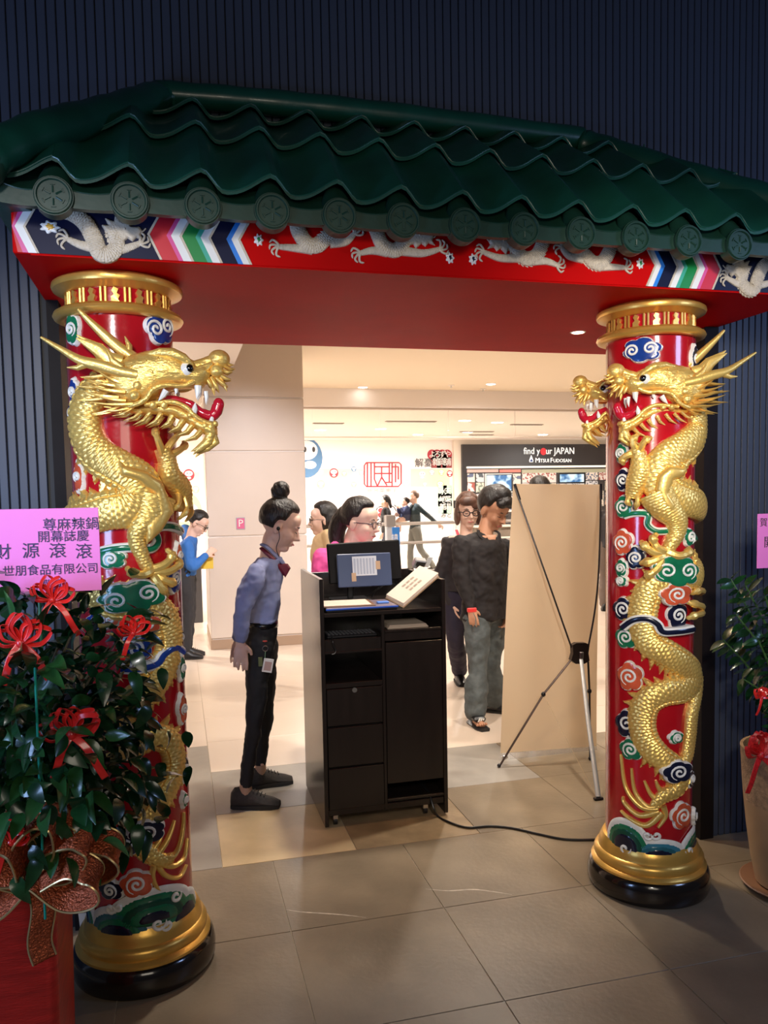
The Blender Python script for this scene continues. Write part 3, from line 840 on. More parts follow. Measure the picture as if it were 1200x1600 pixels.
# tail flames
for L_ in ([(245,1345),(268,1345),(285,1325),(292,1295),(294,1270)], [(250,1350),(275,1355),(294,1340),(300,1310)], [(250,1335),(262,1320),(272,1300),(278,1283)], [(240,1330),(252,1315),(258,1300)], [(245,1350),(262,1370),(285,1372),(298,1352)], [(244,1350),(240,1370),(248,1390),(262,1396)]):
    Q = pts(PL1, L_); n_ = len(Q); s_ = body(Q, list(np.linspace(.012,.004,n_)), list(np.linspace(.02,.01,n_)), PL1.wrap, amp=0, nu=7); fb.add(s_.v, s_.f)
fb.build('dragon_fin', GOLD, bd)
lg = body(pts(PL1, [(246,775,0),(238,800,0),(222,822,0),(214,842,0),(222,868,0),(234,892,0)]), [.062,.052,.036,.026,.02,.019], [.06,.06,.055,.045,.04,.035], PL1.wrap, .018, .005)
s_ = body(pts(PL1, [(292,790,0),(284,765,0),(268,745,0),(262,720,0),(254,700,0)]), [.03,.04,.036,.024,.018], [.04,.05,.05,.045,.04], PL1.wrap, .018, .005); lg.add(s_.v, s_.f)
lg.pillow([PL1.pix(x,y) for x,y in [(184,716),(196,728),(224,736),(246,752),(254,775),(262,800),(246,830),(226,850),(222,820),(236,800),(232,770),(212,752),(190,744)]], PL1.wrap, .020, .02, .008, .045)
lg.build('dragon_leg', GOLD, bd, 80)
foot(PL1, bd, [[(236,890),(222,897),(206,894),(198,886)], [(238,890),(252,882),(262,868),(258,858)], [(240,895),(258,892),(272,880),(268,866)], [(242,900),(256,908),(272,912)], [(240,900),(246,916),(258,930)]], .016)
foot(PL1, bd, [[(252,708),(243,692),(238,676),(245,668)], [(256,706),(262,690),(270,676),(262,664)], [(262,712),(276,700),(284,690)]], .013)
foot(PL1, bd, [[(276,770),(270,788),(262,800)], [(282,772),(282,795),(276,812)], [(288,770),(290,795),(288,815)]], .010)
cloud(PL1, lp, 256, 512, 62, 58, BLUE, 1, .1, 5, 2); cloud(PL1, lp, 108, 514, 36, 56, GREEN, -1, 0, 4)
cloud(PL1, lp, 110, 612, 26, 50, BLUE); cloud(PL1, lp, 108, 645, 26, 46, BLUE); cloud(PL1, lp, 118, 745, 26, 60, ORANGE)
ribbon(PL1, lp, [(290,830),(268,822),(246,828),(250,846),(238,858),(205,856),(176,858),(155,862)], 13, GREEN)
cloud(PL1, lp, 172, 874, 52, 36, GREEN, 1)
cloud(PL1, lp, 208, 932, 98, 56, GREEN, 1, .12, 7, 2, lift=.03)
cloud(PL1, lp, 277, 903, 36, 60, BLUE, -1); cloud(PL1, lp, 284, 868, 24, 52, ORANGE)
cloud(PL1, lp, 228, 975, 48, 38, ORANGE, 1, lift=.02); cloud(PL1, lp, 170, 968, 36, 30, ORANGE); cloud(PL1, lp, 150, 972, 52, 34, BLUE)
cloud(PL1, lp, 212, 1015, 56, 52, BLUE, 1, .3, 5)
ribbon(PL1, lp, [(283,1019),(270,1012),(254,1022),(244,1036),(218,1044),(190,1044)], 14, BLUE, .022)
cloud(PL1, lp, 286, 996, 22, 46, NAVY); cloud(PL1, lp, 289, 1044, 24, 52, GREEN)
cloud(PL1, lp, 290, 1108, 30, 60, ORANGE); cloud(PL1, lp, 293, 1202, 28, 54, NAVY); cloud(PL1, lp, 293, 1250, 20, 34, GREEN)
cloud(PL1, lp, 229, 1298, 54, 44, NAVY, 1, .1, lift=.03); cloud(PL1, lp, 197, 1318, 42, 42, NAVY, 1, lift=.026); cloud(PL1, lp, 228, 1246, 26, 30, NAVY)
cloud(PL1, lp, 213, 1384, 58, 50, ORANGE, 1); cloud(PL1, lp, 170, 1393, 52, 38, NAVY, -1)
WV = [WHITE, GREEN, TEAL, NAVY]
waves(PL1, lp, [((243,1452), 70, 48, [WHITE, GREEN, M('dark_green',(.005,.07,.04),.25), GREEN, NAVY]), ((180,1482), 56, 48, [WHITE, TEAL, GREEN, NAVY]), ((296,1455), 44, 52, [WHITE, GREEN, NAVY]), ((128,1452), 40, 44, WV)])
for a_ in ((248,1444,12,1),(262,1446,9,-1),(172,1420,9,1),(184,1418,7,-1),(276,1400,10,1)): curl(PL1, lp, *a_)
head(lp, ony(220, 593, 2.605), (1, -.06), (0, -1), 1.0)

# right pillar dragon
neck = [(1078,612,0),(1090,640,.05),(1092,672,.05),(1076,696,0),(1050,714,0),(1034,738,0),(1040,764,0),(1066,778,0),(1092,790,.1),(1100,800,.6),(1100,820,1.1)]
nb = body(pts(PR1, neck), [.05,.055,.058,.062,.066,.07,.066,.062,.058,.055,.05], [.042]*11, PR1.wrap, .022, .0062, belly=1)
seg2 = [(1098,860,1.),(1096,890,.4),(1060,912,0),(1022,915,0),(1006,945,0),(1004,975,0),(1016,1005,0),(1045,1022,0),(1075,1040,0),(1088,1060,.1),(1072,1078,0),(1040,1084,0),(1012,1098,0),(1002,1125,0),(1008,1155,0),(1028,1180,0),(1052,1196,0),(1068,1214,0),(1060,1234,0),(1038,1246,0),(1022,1262,0)]
sb = body(pts(PR1, seg2), [.05,.05,.05,.05,.052,.052,.052,.05,.05,.05,.05,.05,.05,.05,.048,.046,.042,.036,.03,.026,.016], [.032]*16+[.034,.03,.03,.024,.014], PR1.wrap, .022, .0062, belly=1)
sb.add(nb.v, nb.f)
s_ = body(pts(PR1, [(1092,1060,.1),(1086,1110,0),(1082,1150,0),(1076,1185,0),(1056,1200,0)]), [.04,.03,.028,.026,.02], [.035,.03,.028,.026,.02], PR1.wrap, .020, .005); sb.add(s_.v, s_.f)
bd2 = sb.build('dragon_body', GOLD, rp, 80)
fb = MB()
autofins(fb, PR1, neck, [.05,.055,.058,.062,.066,.07,.066,.062,.058,.055,.05], 1, .05, 1)
autofins(fb, PR1, seg2, [.05,.05,.05,.05,.052,.052,.052,.05,.05,.05,.05,.05,.05,.05,.048,.046,.042,.036,.03,.026,.016], -1, .048, 0, 18)
for L_ in ([(1030,1262),(1010,1262),(990,1238),(984,1202)], [(1028,1266),(1000,1262),(974,1230),(966,1180)], [(1036,1256),(1018,1244),(1006,1222)], [(1030,1270),(998,1276),(972,1256),(970,1246)], [(1036,1272),(1010,1292),(980,1280),(966,1268)], [(1038,1262),(1042,1278),(1030,1296)], [(1040,1245),(1030,1232),(1026,1222)]):
    Q = pts(PR1, L_); n_ = len(Q); s_ = body(Q, list(np.linspace(.014,.005,n_)), list(np.linspace(.02,.01,n_)), PR1.wrap, amp=0, nu=7); fb.add(s_.v, s_.f)
fb.build('dragon_fin', GOLD, bd2)
lg = body(pts(PR1, [(1024,768,0),(1040,792,0),(1056,812,0),(1058,832,0),(1048,852,0),(1040,866,0)]), [.066,.056,.04,.03,.024,.02], [.06,.06,.055,.045,.04,.035], PR1.wrap, .018, .005)
s_ = body(pts(PR1, [(988,778,0),(994,755,0),(1000,735,0),(998,712,0),(992,700,0)]), [.024,.036,.038,.026,.02], [.04,.05,.05,.045,.04], PR1.wrap, .018, .005); lg.add(s_.v, s_.f)
lg.pillow([PR1.pix(x,y) for x,y in [(1070,718),(1060,730),(1040,728),(1026,742),(1022,764),(1030,790),(1046,806),(1052,790),(1042,770),(1048,750),(1062,744)]], PR1.wrap, .020, .02, .008, .045)
lg.build('dragon_leg', GOLD, bd2, 80)
foot(PR1, bd2, [[(1040,862),(1056,868),(1070,862),(1074,856)], [(1038,862),(1026,856),(1020,842),(1026,834)], [(1036,864),(1020,862),(1008,852),(1002,846)], [(1036,868),(1018,876),(1000,880)], [(1036,870),(1026,888),(1014,898),(1012,906)]], .018)
foot(PR1, bd2, [[(1000,705),(1008,690),(1018,684)], [(996,705),(992,690),(998,678)], [(990,708),(978,716),(976,726)]], .015)
foot(PR1, bd2, [[(990,768),(984,782),(986,790)], [(996,770),(998,784),(994,796)]], .011)
foot(PR1, bd2, [[(1094,950),(1082,944),(1070,940)], [(1094,956),(1080,960),(1072,966)], [(1096,925),(1084,922),(1078,928)]], .015)
cloud(PR1, rp, 1002, 546, 64, 42, BLUE, 1, -.1, 6, 2); cloud(PR1, rp, 968, 708, 26, 36, GREEN); cloud(PR1, rp, 972, 750, 34, 40, NAVY, 1); cloud(PR1, rp, 1090, 560, 24, 50, NAVY)
ribbon(PR1, rp, [(972,806),(990,802),(1012,804),(1012,820),(1026,830),(1050,830),(1078,830),(1092,842)], 12, GREEN)
cloud(PR1, rp, 972, 792, 36, 40, GREEN, 1); cloud(PR1, rp, 1082, 840, 32, 32, GREEN, -1); cloud(PR1, rp, 970, 848, 40, 46, ORANGE, 1)
cloud(PR1, rp, 992, 872, 34, 42, NAVY, 1); cloud(PR1, rp, 968, 888, 26, 34, GREEN, -1); cloud(PR1, rp, 968, 908, 26, 22, GREEN)
cloud(PR1, rp, 1056, 892, 76, 52, GREEN, 1, -.2, 7, 2, lift=.03); cloud(PR1, rp, 1054, 928, 50, 40, ORANGE, 1, lift=.028); cloud(PR1, rp, 1062, 962, 40, 50, NAVY, -1)
cloud(PR1, rp, 972, 952, 44, 42, NAVY, 1)
ribbon(PR1, rp, [(976,980),(992,968),(1012,966),(1026,974),(1034,986),(1054,986),(1078,982)], 13, NAVY, .03)
cloud(PR1, rp, 976, 996, 42, 42, GREEN, 1); cloud(PR1, rp, 982, 1058, 46, 52, ORANGE, 1)
cloud(PR1, rp, 978, 1132, 46, 50, NAVY, -1); cloud(PR1, rp, 984, 1172, 42, 40, GREEN, 1); cloud(PR1, rp, 1060, 1154, 30, 24, GREEN)
cloud(PR1, rp, 1056, 1204, 50, 40, NAVY, 1, lift=.03); cloud(PR1, rp, 1084, 1218, 26, 34, NAVY)
cloud(PR1, rp, 1070, 1276, 46, 48, ORANGE, 1); cloud(PR1, rp, 1093, 1276, 22, 34, NAVY)
waves(PR1, rp, [((975,1338), 46, 52, [WHITE, GREEN, M('dark_green',(.005,.07,.04),.25), NAVY]), ((1088,1345), 52, 46, [WHITE, GREEN, MATS['dark_green'], NAVY]), ((1030,1356), 54, 34, [WHITE, M('wave_blue',(.04,.2,.28),.25), TEAL, NAVY])])
for a_ in ((1012,1306,9,1),(1026,1306,9,-1),(976,1326,11,1),(1078,1330,11,-1)): curl(PR1, rp, *a_)
nv = np.array([-.545, -.838])
oc = np.array([1.84, 2.83]) 
head(rp, ony(1060, 604, 2.675), (-.92, .28), (-.40, -.9), .98, 1)
head(rp, ony(984, 618, 2.90), (-.93, .15), (-.3, -.9), .86, 1)
# ------------------------------------------------------------------ the mall beyond
WALLW = M('mall_white', (.86, .80, .76), .6)
CEILC = M('mall_ceiling_cream', (.80, .68, .52), .7)
CEILF = M('mall_ceiling_far', (.84, .76, .68), .7)
CLAD = M('column_cladding', (.74, .64, .56), .32, 0, .04, 1.5)
SKIRT = M('taupe_skirting', (.42, .29, .20), .45)
FY = 19.7
struct(MB().box((-3.6, FY, 0), (6.98, FY+.2, 3.4)).build('wall_far', WALLW, None, False))
struct(MB().box((-3.7, WY, 0), (-3.6, FY+.2, 3.4)).build('wall_left', WALLW, None, False))
struct(MB().box((14., WY, 0), (14.1, FY+.2, 3.4)).build('wall_right', WALLW, None, False))
struct(MB().box((3.9, WY, 0), (14., OPB, 4.)).build('wall_front_side', WALLW, None, False))
struct(MB().box((-3.6, WY, 0), (-2.2, OPB, 4.)).build('wall_front_edge', WALLW, None, False))
struct(MB().box((-3.6, OPB, 3.3), (14., 12.4, 3.36)).build('ceiling', CEILC, None, False))
struct(MB().box((-3.6, 12.4, 3.02), (14., FY, 3.08)).build('ceiling', CEILF, None, False))
struct(MB().box((-3.6, 12.3, 3.02), (14., 12.4, 3.3)).build('ceiling_fascia', WALLW, None, False))
# shallow drop at the left of the near ceiling
struct(MB().box((-3.6, 6.5, 3.0), (.62, 9.8, 3.3)).build('ceiling_bulkhead', WALLW, None, False))
# hanging glass smoke screen
SG = M('clear_glass', (.95, .97, .96), .02, trans=1.)
gs = thing('smoke_screen', 'long hanging glass smoke screen below the ceiling edge, in panels', 'glass screen', (6., 12.46, 2.55))
JX = [ony(px, 660, 12.46)[0] for px in (380, 487, 593, 700, 804, 912, 1020)]
for a, b in zip(JX, JX[1:]): MB().box((a+.008, 12.455, 2.56), (b-.008, 12.463, 3.015)).build('glass_pane', SG, gs, False)
sr = MB().bbox((JX[0], 12.44, 2.545), (JX[-1], 12.475, 2.562)).build('bottom_rail', M('rail_beige', (.6,.5,.42), .4), gs, False)
MB().bbox((JX[0], 12.41, 2.99), (JX[-1], 12.48, 3.018)).build('top_rail', MATS['rail_beige'], gs, False)
# column
colm = thing('clad_column', 'square cream panelled column with taupe skirting behind the staff woman', 'column', (.83, 9.2, 0))
CX0, CX1, CY0, CY1 = .30, 1.36, 8.62, 9.75
zj = [.105] + [ony(400, y, 8.62)[2] for y in (838, 706, 622)] + [3.3]
for a, b in zip(zj, zj[1:]): MB().bbox((CX0, CY0, a+.012), (CX1, CY1, b-.0), .008).build('cladding_panel', CLAD, colm, False)
MB().box((CX0+.015, CY0+.015, 0), (CX1-.015, CY1-.015, 3.3)).build('joint_core', M('joint', (.9,.85,.8), .4), colm, False)
MB().bbox((CX0-.006, CY0-.006, 0), (CX1+.006, CY1+.006, .105), .004).build('skirting', SKIRT, colm, False)
# small notice on the column
c = ony(376, 818, CY0-.004)
nt_ = thing('pink_notice', 'tiny pink and white parking notice stuck on the cream column', 'notice', (c[0], CY0-.004, c[2]))
MB().bbox((c[0]-.048, CY0-.006, c[2]-.065), (c[0]+.048, CY0-.0005, c[2]+.065), .001).build('backing_card', M('notice_grey', (.45,.4,.45), .5), nt_, False)
MB().box((c[0]-.04, CY0-.008, c[2]-.055), (c[0]+.04, CY0-.006, c[2]+.055)).build('pink_field', M('notice_pink', (.75,.15,.3), .5), nt_, False)
text('P', .11, fwd_mat(c[0], CY0-.0095, c[2]), WH, 'letter', nt_)
# grey cabinet in the left of the mall
c0 = ony(270, 870, 10.6); c1 = ony(317, 955, 10.6)
gc = thing('grey_cabinet', 'dark grey service cabinet with white top behind the man in blue', 'cabinet', ((c0[0]+c1[0])/2, 11, 0))
MB().bbox((c0[0]-.2, 10.6, 0), (c1[0], 11.2, c0[2]-.03), .01).build('body', M('cabinet_grey', (.09,.09,.10), .5), gc, False)
MB().bbox((c0[0]-.22, 10.57, c0[2]-.03), (c1[0]+.02, 11.22, c0[2]), .006).build('worktop', WALLW, gc, False)
MB().box((c0[0]+.12, 10.592, .04), (c0[0]+.128, 10.6, c0[2]-.05)).build('door_gap', BLACK, gc, False)

# far mural --------------------------------------------------------------------------------------
G = FW(FY)
mural = thing('wall_mural', 'printed mural of peach band, round dolls and red line emblem on the far wall', 'mural', (4, FY, 1.5))
def fp(px, py): q = ony(px, py, FY-.02); return (q[0], q[2])
def fz(zx, zy): return fp(460+zx/4.615, 660+zy/4.615)
PEACH = M('print_peach', (.84, .66, .48), .6, 0, .1, 1.5); REDL = M('print_red', (.42, .03, .05), .6); BLK = M('print_black', (.03,.03,.035), .6)
PGRN = M('print_green', (.42,.62,.5), .6); PBLU = M('print_blue', (.08,.2,.38), .6); PPNK = M('print_pink', (.85,.45,.45), .6); PYEL = M('print_yellow', (.85,.65,.3), .6)
def fpoly(L, lev, name, mat, par=None): return MB().prism(L, G, .001, .001+lev).build(name, mat, par or mural, False)
fpoly([fz(115,335), fz(495,335), fz(495,468), fz(115,468)][::-1], .004, 'peach_band', PEACH)
fpoly([fz(840,335), fz(1120,335), fz(1120,465), fz(840,465)][::-1], .004, 'peach_band', PEACH)
fpoly([fp(60,738), fp(312,738), fp(312,772), fp(60,772)][::-1], .004, 'peach_band', PEACH)
def oval(c, a, b, n=24, f=lambda t: 1.): return [(c[0]+a*f(t)*math.cos(t), c[1]+b*f(t)*math.sin(t)) for t in np.linspace(0, 2*math.pi, n, endpoint=False)]
def doll(px, py, r, m, kind=0):
    c = fp(px, py); r *= .0165
    o = fpoly(oval(c, r, r*1.05), .008, 'round_doll', m)
    fpoly(oval((c[0], c[1]+r*.25), r*.72, r*.5), .012, 'face', WH, o)
    for s_ in (-1, 1): fpoly(oval((c[0]+s_*r*.25, c[1]+r*.3), r*.09, r*.12, 8), .016, 'eye_mark', BLK, o)
    fpoly(oval((c[0], c[1]-r*.55), r*.4, r*.22, 12), .012, 'belly_mark', WH, o)
for d_ in ((521.8,739,7,REDL),(502,738,5,PPNK),(538,740,4,PYEL),(553,733,4,PBLU),(565,739,4,PPNK),(501.5,757,6,PYEL),(538,758,5,PPNK),(553,757,4,PYEL),(635.5,756,6,PGRN),(660,742,7,PGRN),(675,738,5,PPNK),(690,738,5,PYEL),(703,740,5,REDL),(688,757,6,PYEL),(664,757,4,PPNK),(295,742,8,REDL),(306,765,5,PYEL),(290,765,5,PPNK),(104,840,8,PPNK)): doll(*d_)
c = fp(478, 715); o = fpoly(oval(c, .42, .50), .01, 'blue_doll', PBLU); fpoly(oval((c[0]+.02, c[1]+.18), .28, .24), .014, 'face', WH, o)
for s_ in (-.02, .2): fpoly(oval((c[0]+s_, c[1]+.2), .04, .07, 10), .018, 'eye_mark', BLK, o)
fpoly(oval((c[0]+.1, c[1]-.18), .16, .1), .014, 'belly_mark', WH, o)
c = fp(288, 800); o = fpoly(oval(c, .42, .50), .006, 'green_doll', M('print_lime', (.55,.68,.3), .6)); fpoly(oval((c[0], c[1]), .34, .24), .012, 'face', WH, o)
for s_ in (-.1, .12): fpoly(oval((c[0]+s_, c[1]+.04), .035, .05, 10), .016, 'eye_mark', BLK, o)
def lines(Ls, r, name, mat, fn=fz, par=None):
    mb = MB()
    for L in Ls: mb.tube([G(*fn(*p), .012) for p in L], r, 6)
    return mb.build(name, mat, par or mural)
EM = [[(520,290),(755,290),(770,305),(770,440),(750,462),(520,462),(505,445),(505,310),(520,290)],[(527,290),(527,462)],[(553,290),(553,462)],[(578,290),(578,410),(600,462)],[(580,320),(685,320)],[(580,368),(705,368)],[(630,320),(630,395),(600,458)],[(630,395),(668,455)],[(685,290),(685,432)],[(705,290),(705,462)],[(660,432),(705,432)],[(730,300),(730,432)],[(750,318),(750,412)],[(700,320),(750,320)]]
lines(EM, .017, 'line_emblem', REDL)
lines(EM, .010, 'line_emblem', REDL, lambda x, y: fp(64+(x-505)*.2, 704+(y-290)*.27))
def ftext(s_, px, py, hpx, mat, name='lettering', sx=1.):
    c = fp(px, py); text(s_, hpx*.0172, fwd_mat(c[0], FY-.03, c[1], 0, sx), mat, name, mural)
ftext('新台菜樂子', 597, 766.5, 7, M('print_grey', (.35,.33,.33), .6), sx=1.35)
ftext('解憂', 662, 724, 14, BLK)
for i, ch in enumerate('よろずや'):
    c = fz(993+37*i, 233); o = fpoly(oval(c, .125, .135), .01, 'red_disc', REDL); text(ch, .2, fwd_mat(c[0], FY-.03, c[1]), WH, 'lettering', mural)
for i, ch in enumerate('雜貨舖'):
    c = fz(1022+40*i, 288); a = .13; fpoly([(c[0]-a,c[1]-a*1.1),(c[0]+a,c[1]-a*1.1),(c[0]+a,c[1]+a*1.1),(c[0]-a,c[1]+a*1.1)], .01, 'red_square', M('print_maroon', (.28,.05,.05), .6)); text(ch, .22, fwd_mat(c[0], FY-.03, c[1]), WH, 'lettering', mural)
for i, y in enumerate((500, 558, 612)):
    for j, x in enumerate((1068, 1106)):
        c = fz(x, y); a = .075*1.6
        fpoly([(c[0]-a,c[1]-a*1.4),(c[0]+a,c[1]-a*1.4),(c[0]+a,c[1]+a*1.4),(c[0]-a,c[1]+a*1.4)], .01, 'green_tile', PGRN); text('水天地菜美湯'[i*2+j], .2, fwd_mat(c[0], FY-.03, c[1]), WH, 'lettering', mural)
ftext('みと', 697, 805.5, 9, BLK)
c = fp(604, 800); fpoly(oval(c, .46, .58), .003, 'pink_face', M('print_pale_pink', (.88,.72,.70), .6))
lines([[(600,615),(590,635),(602,655)],[(606,612),(625,605),(640,612)],[(700,600),(720,612),(735,640)],[(720,595),(742,612)],[(615,672),(622,690)]], .012, 'brush_mark', BLK)
for p in ((625,634),(622,668),(668,566)): fpoly(oval(fz(*p), .07, .06), .012, 'heart_mark', M('print_bright_red', (.8,.05,.05), .6))

# storefront -------------------------------------------------------------------------------------
SX0 = fp(718, 700)[0]
shop = thing('display_storefront', 'black fronted display booth with white lettering above a wall of posters and screens', 'storefront', (10, FY, 0))
CREM = M('shop_cream', (.74, .66, .56), .6); DK = M('shop_black', (.028, .026, .028), .4)
MB().box((6.98, FY-.12, 0), (14, FY+.3, 3.02)).build('surround', CREM, shop, False)
zt, zb = fp(760, 695)[1], fp(760, 729)[1]
MB().bbox((SX0, FY-.22, zb), (14, FY-.1, zt), .006).build('fascia', DK, shop, False)
MB().bbox((SX0, FY-.2, 0), (SX0+.12, FY-.1, zb), .006).build('side_frame', DK, shop, False)
MB().bbox((SX0+.13, FY-.19, zb-.05), (14, FY-.1, zb), .006).build('lit_frame', M('lit_cream', (1., .88, .7), .5, emit=.8), shop, False)
MB().box((SX0+.12, FY-.15, .75), (14, FY-.11, zb-.05)).build('back_panel', M('board_black', (.04,.035,.035), .5), shop, False)
def stext(s_, px, py, h, mat, sx=1., name='lettering', al='LEFT'):
    q = ony(px, py, FY-.24); return text(s_, h, fwd_mat(q[0], FY-.24, q[2], 0, sx), mat, name, shop, .008, al)
WL = M('letter_white', (.95,.95,.95), .4, emit=.5); RL = M('letter_red', (.75,.02,.03), .4, emit=.3)
stext('find y', 818, 705, .25, WL, .86); stext('ur JAPAN', 852.5, 705, .25, WL, .84)
q = ony(849, 705.5, FY-.24); MB().prism(oval((q[0], q[2]), .085, .095, 20), FW(FY-.235), 0, .012).build('red_disc', RL, shop, False)
stext('M', 836, 719.5, .18, WL); stext('ITSUI', 842.3, 720, .135, WL, .95); stext('F', 859.5, 719.5, .18, WL); stext('UDOSAN', 864.4, 720, .135, WL, .95)
q = ony(830, 718, FY-.24); MB().prism([(q[0], q[2]+.12),(q[0]-.06, q[2]-.02),(q[0]-.05, q[2]-.07),(q[0]+.05, q[2]-.07),(q[0]+.06, q[2]-.02)], FW(FY-.235), 0, .01).build('drop_logo', WL, shop, False)
MB().prism([(q[0], q[2]+.02),(q[0]-.035, q[2]-.03),(q[0]-.03, q[2]-.055),(q[0]+.03, q[2]-.055),(q[0]+.035, q[2]-.03)], FW(FY-.245), 0, .01).build('drop_centre', BLUE, shop, False)
def srect(x0, y0, x1, y1, mat, name, dep=.03, Yp=FY-.15):
    a = ony(700+x0/4.286, 660+y0/4.286, Yp); b = ony(700+x1/4.286, 660+y1/4.286, Yp)
    return MB().bbox((a[0], Yp-dep, b[2]), (b[0], Yp, a[2]), .003).build(name, mat, shop, False)
HP = M('header_pink', (.62,.42,.38), .5); HR = M('header_red', (.75,.22,.18), .5); HG = M('header_green', (.42,.42,.3), .5)
srect(125,316,335,334,HP,'header_strip'); srect(343,316,485,334,HR,'header_strip'); srect(492,316,1180,332,HG,'header_strip')
def pmat(i):
    m = M('poster_%d' % i, [(.72,.62,.58),(.66,.62,.66),(.78,.74,.68),(.6,.55,.5)][i % 4], .4)
    if 'done' in m: return m
    m['done'] = 1; nt = m.node_tree; b = nt.nodes['Principled BSDF']
    tc = nt.nodes.new('ShaderNodeTexCoord'); v = nt.nodes.new('ShaderNodeTexVoronoi'); v.inputs['Scale'].default_value = 7+i*2
    r = nt.nodes.new('ShaderNodeValToRGB'); cs = [[(.12,.15,.25),(.75,.68,.6),(.8,.75,.72)],[(.35,.1,.08),(.7,.65,.62),(.8,.76,.72)],[(.08,.1,.12),(.6,.6,.62),(.82,.8,.76)],[(.2,.25,.2),(.7,.6,.5),(.82,.78,.7)]][i % 4]
    r.color_ramp.elements[0].color = (*cs[0],1); r.color_ramp.elements[1].color = (*cs[2],1); e = r.color_ramp.elements.new(.35); e.color = (*cs[1],1); r.color_ramp.interpolation = 'CONSTANT'
    nt.links.new(tc.outputs['Object'], v.inputs[0]); nt.links.new(v.outputs['Color'], r.inputs[0]); nt.links.new(r.outputs[0], b.inputs['Base Color'])
    return m
k = 0
for (x0,y0,x1,y1) in ((128,343,178,400),(128,404,178,462),(186,343,240,400),(186,404,240,468),(432,343,485,466),(128,480,178,600),(186,480,250,600),(255,478,330,600),(340,478,430,600),(495,337,722,402),(495,408,600,466),(606,408,722,466),(920,335,1000,385),(1008,335,1085,385),(920,392,1000,450),(1050,392,1095,455),(1050,470,1100,550),(1105,335,1180,450),(730,410,910,466),(920,460,1040,560),(495,480,700,600),(710,480,900,600)):
    srect(x0,y0,x1,y1,pmat(k),'poster',.025); k += 1
sc1 = srect(246,343,430,470,WH,'screen_board',.02)
scm = M('screen_blue', (.2,.5,.8), .3, emit=.5); nt = scm.node_tree
v = nt.nodes.new('ShaderNodeTexNoise'); v.inputs['Scale'].default_value = 3.5; r = nt.nodes.new('ShaderNodeValToRGB')
r.color_ramp.elements[0].position = .42; r.color_ramp.elements[0].color = (.03,.12,.3,1); r.color_ramp.elements[1].position = .56; r.color_ramp.elements[1].color = (.55,.8,.95,1)
tc = nt.nodes.new('ShaderNodeTexCoord'); nt.links.new(tc.outputs['Object'], v.inputs[0]); nt.links.new(v.outputs[0], r.inputs[0])
nt.links.new(r.outputs[0], nt.nodes['Principled BSDF'].inputs['Base Color']); nt.links.new(r.outputs[0], nt.nodes['Principled BSDF'].inputs['Emission Color'])
for (x0,y0,x1,y1) in ((256,350,430,460),(745,343,915,403)):
    b_ = srect(x0,y0,x1,y1,BLACK,'screen_case',.06); a = ony(700+(x0+5)/4.286, 660+(y0+5)/4.286, FY-.22); b = ony(700+(x1-5)/4.286, 660+(y1-5)/4.286, FY-.22)
    MB().box((a[0], FY-.222, b[2]), (b[0], FY-.209, a[2])).build('screen', scm, b_, False)
for z_ in (.75, .45): MB().bbox((SX0+.15, FY-.7, z_), (13.8, FY-.2, z_+.05), .01).build('shelf', CREM, shop, False)
MB().box((SX0+.2, FY-.6, 0), (13.7, FY-.25, .75)).build('counter_front', M('counter_brown', (.2,.15,.11), .5), shop, False)
bx = ony(711.5, 788, FY-.13); MB().bbox((bx[0]-.05, FY-.16, bx[2]-.1), (bx[0]+.05, FY-.12, bx[2]+.1)).build('wall_switch', BLACK, shop, False)

light('SPOT', 'mall_spot', (.9, 5.3, 3.2), (.85, 8.6, .9), 420, (.98, .95, 1.), .1, None, math.radians(58), .9)  # added spot that lifts the column front, not one of the ceiling lamps
# railing ----------------------------------------------------------------------------------------
RLY = 15.
rail = thing('glass_railing', 'glass balustrade with steel handrails running across the mall void', 'railing', (6, RLY, 0))
RS = M('rail_steel', (.45,.43,.42), .35, .8)
x0 = ony(478, 815, RLY)[0]; x1 = ony(1000, 822, RLY)[0]
for y_, r_ in ((818, .035), (848, .03)):
    z_ = ony(640, y_, RLY)[2]; MB().tube([(x0, RLY, z_), (x1, RLY, z_)], r_, 10).build('handrail', RS, rail)
zt_ = ony(640, 804, RLY)[2]
xs = np.arange(x0, x1, 1.5)
for x_ in xs:
    MB().box((x_+.02, RLY-.008, .14), (x_+1.48, RLY+.008, zt_)).build('glass_pane', SG, rail, False)
for x_ in list(xs)[::2]:
    MB().tube([(x_+.74, RLY+.06, 0), (x_+.74, RLY+.06, zt_-.12)], .035, 10).build('post', RS, rail)
    MB().bbox((x_+.5, RLY+.02, .42), (x_+.98, RLY+.06, .47), .005).build('bracket', RS, rail, False)
MB().bbox((x0, RLY-.08, 0), (x1, RLY+.12, .13), .01).build('kerb', M('kerb_brown', (.2,.17,.14), .5), rail, False)

# sign stand and grey kiosk beyond the desk
q0 = ony(603, 805, 10.); q1 = ony(619, 900, 10.)
ks = thing('grey_kiosk', 'slim grey information kiosk standing behind the desk monitor', 'kiosk', ((q0[0]+q1[0])/2, 10.1, 0))
MB().bbox((q0[0]+.01, 10., 0), (q1[0]-.01, 10.12, q0[2]-.14), .01).build('pedestal', M('kiosk_pale', (.5,.52,.56), .4), ks, False)
MB().bbox((q0[0], 9.97, q0[2]-.15), (q1[0], 10.1, q0[2]), .01).build('head_panel', M('kiosk_grey', (.28,.26,.25), .4), ks, False)
q0 = ony(613, 824, 9.4); q1 = ony(626, 900, 9.4)
bs = thing('blue_sign', 'upright blue sign board with white characters beside the grey kiosk', 'sign', ((q0[0]+q1[0])/2, 9.4, 0))
MB().bbox((q0[0], 9.4, .05), (q1[0], 9.44, q0[2]), .005).build('board', M('sign_blue', (.03,.2,.6), .4), bs, False)
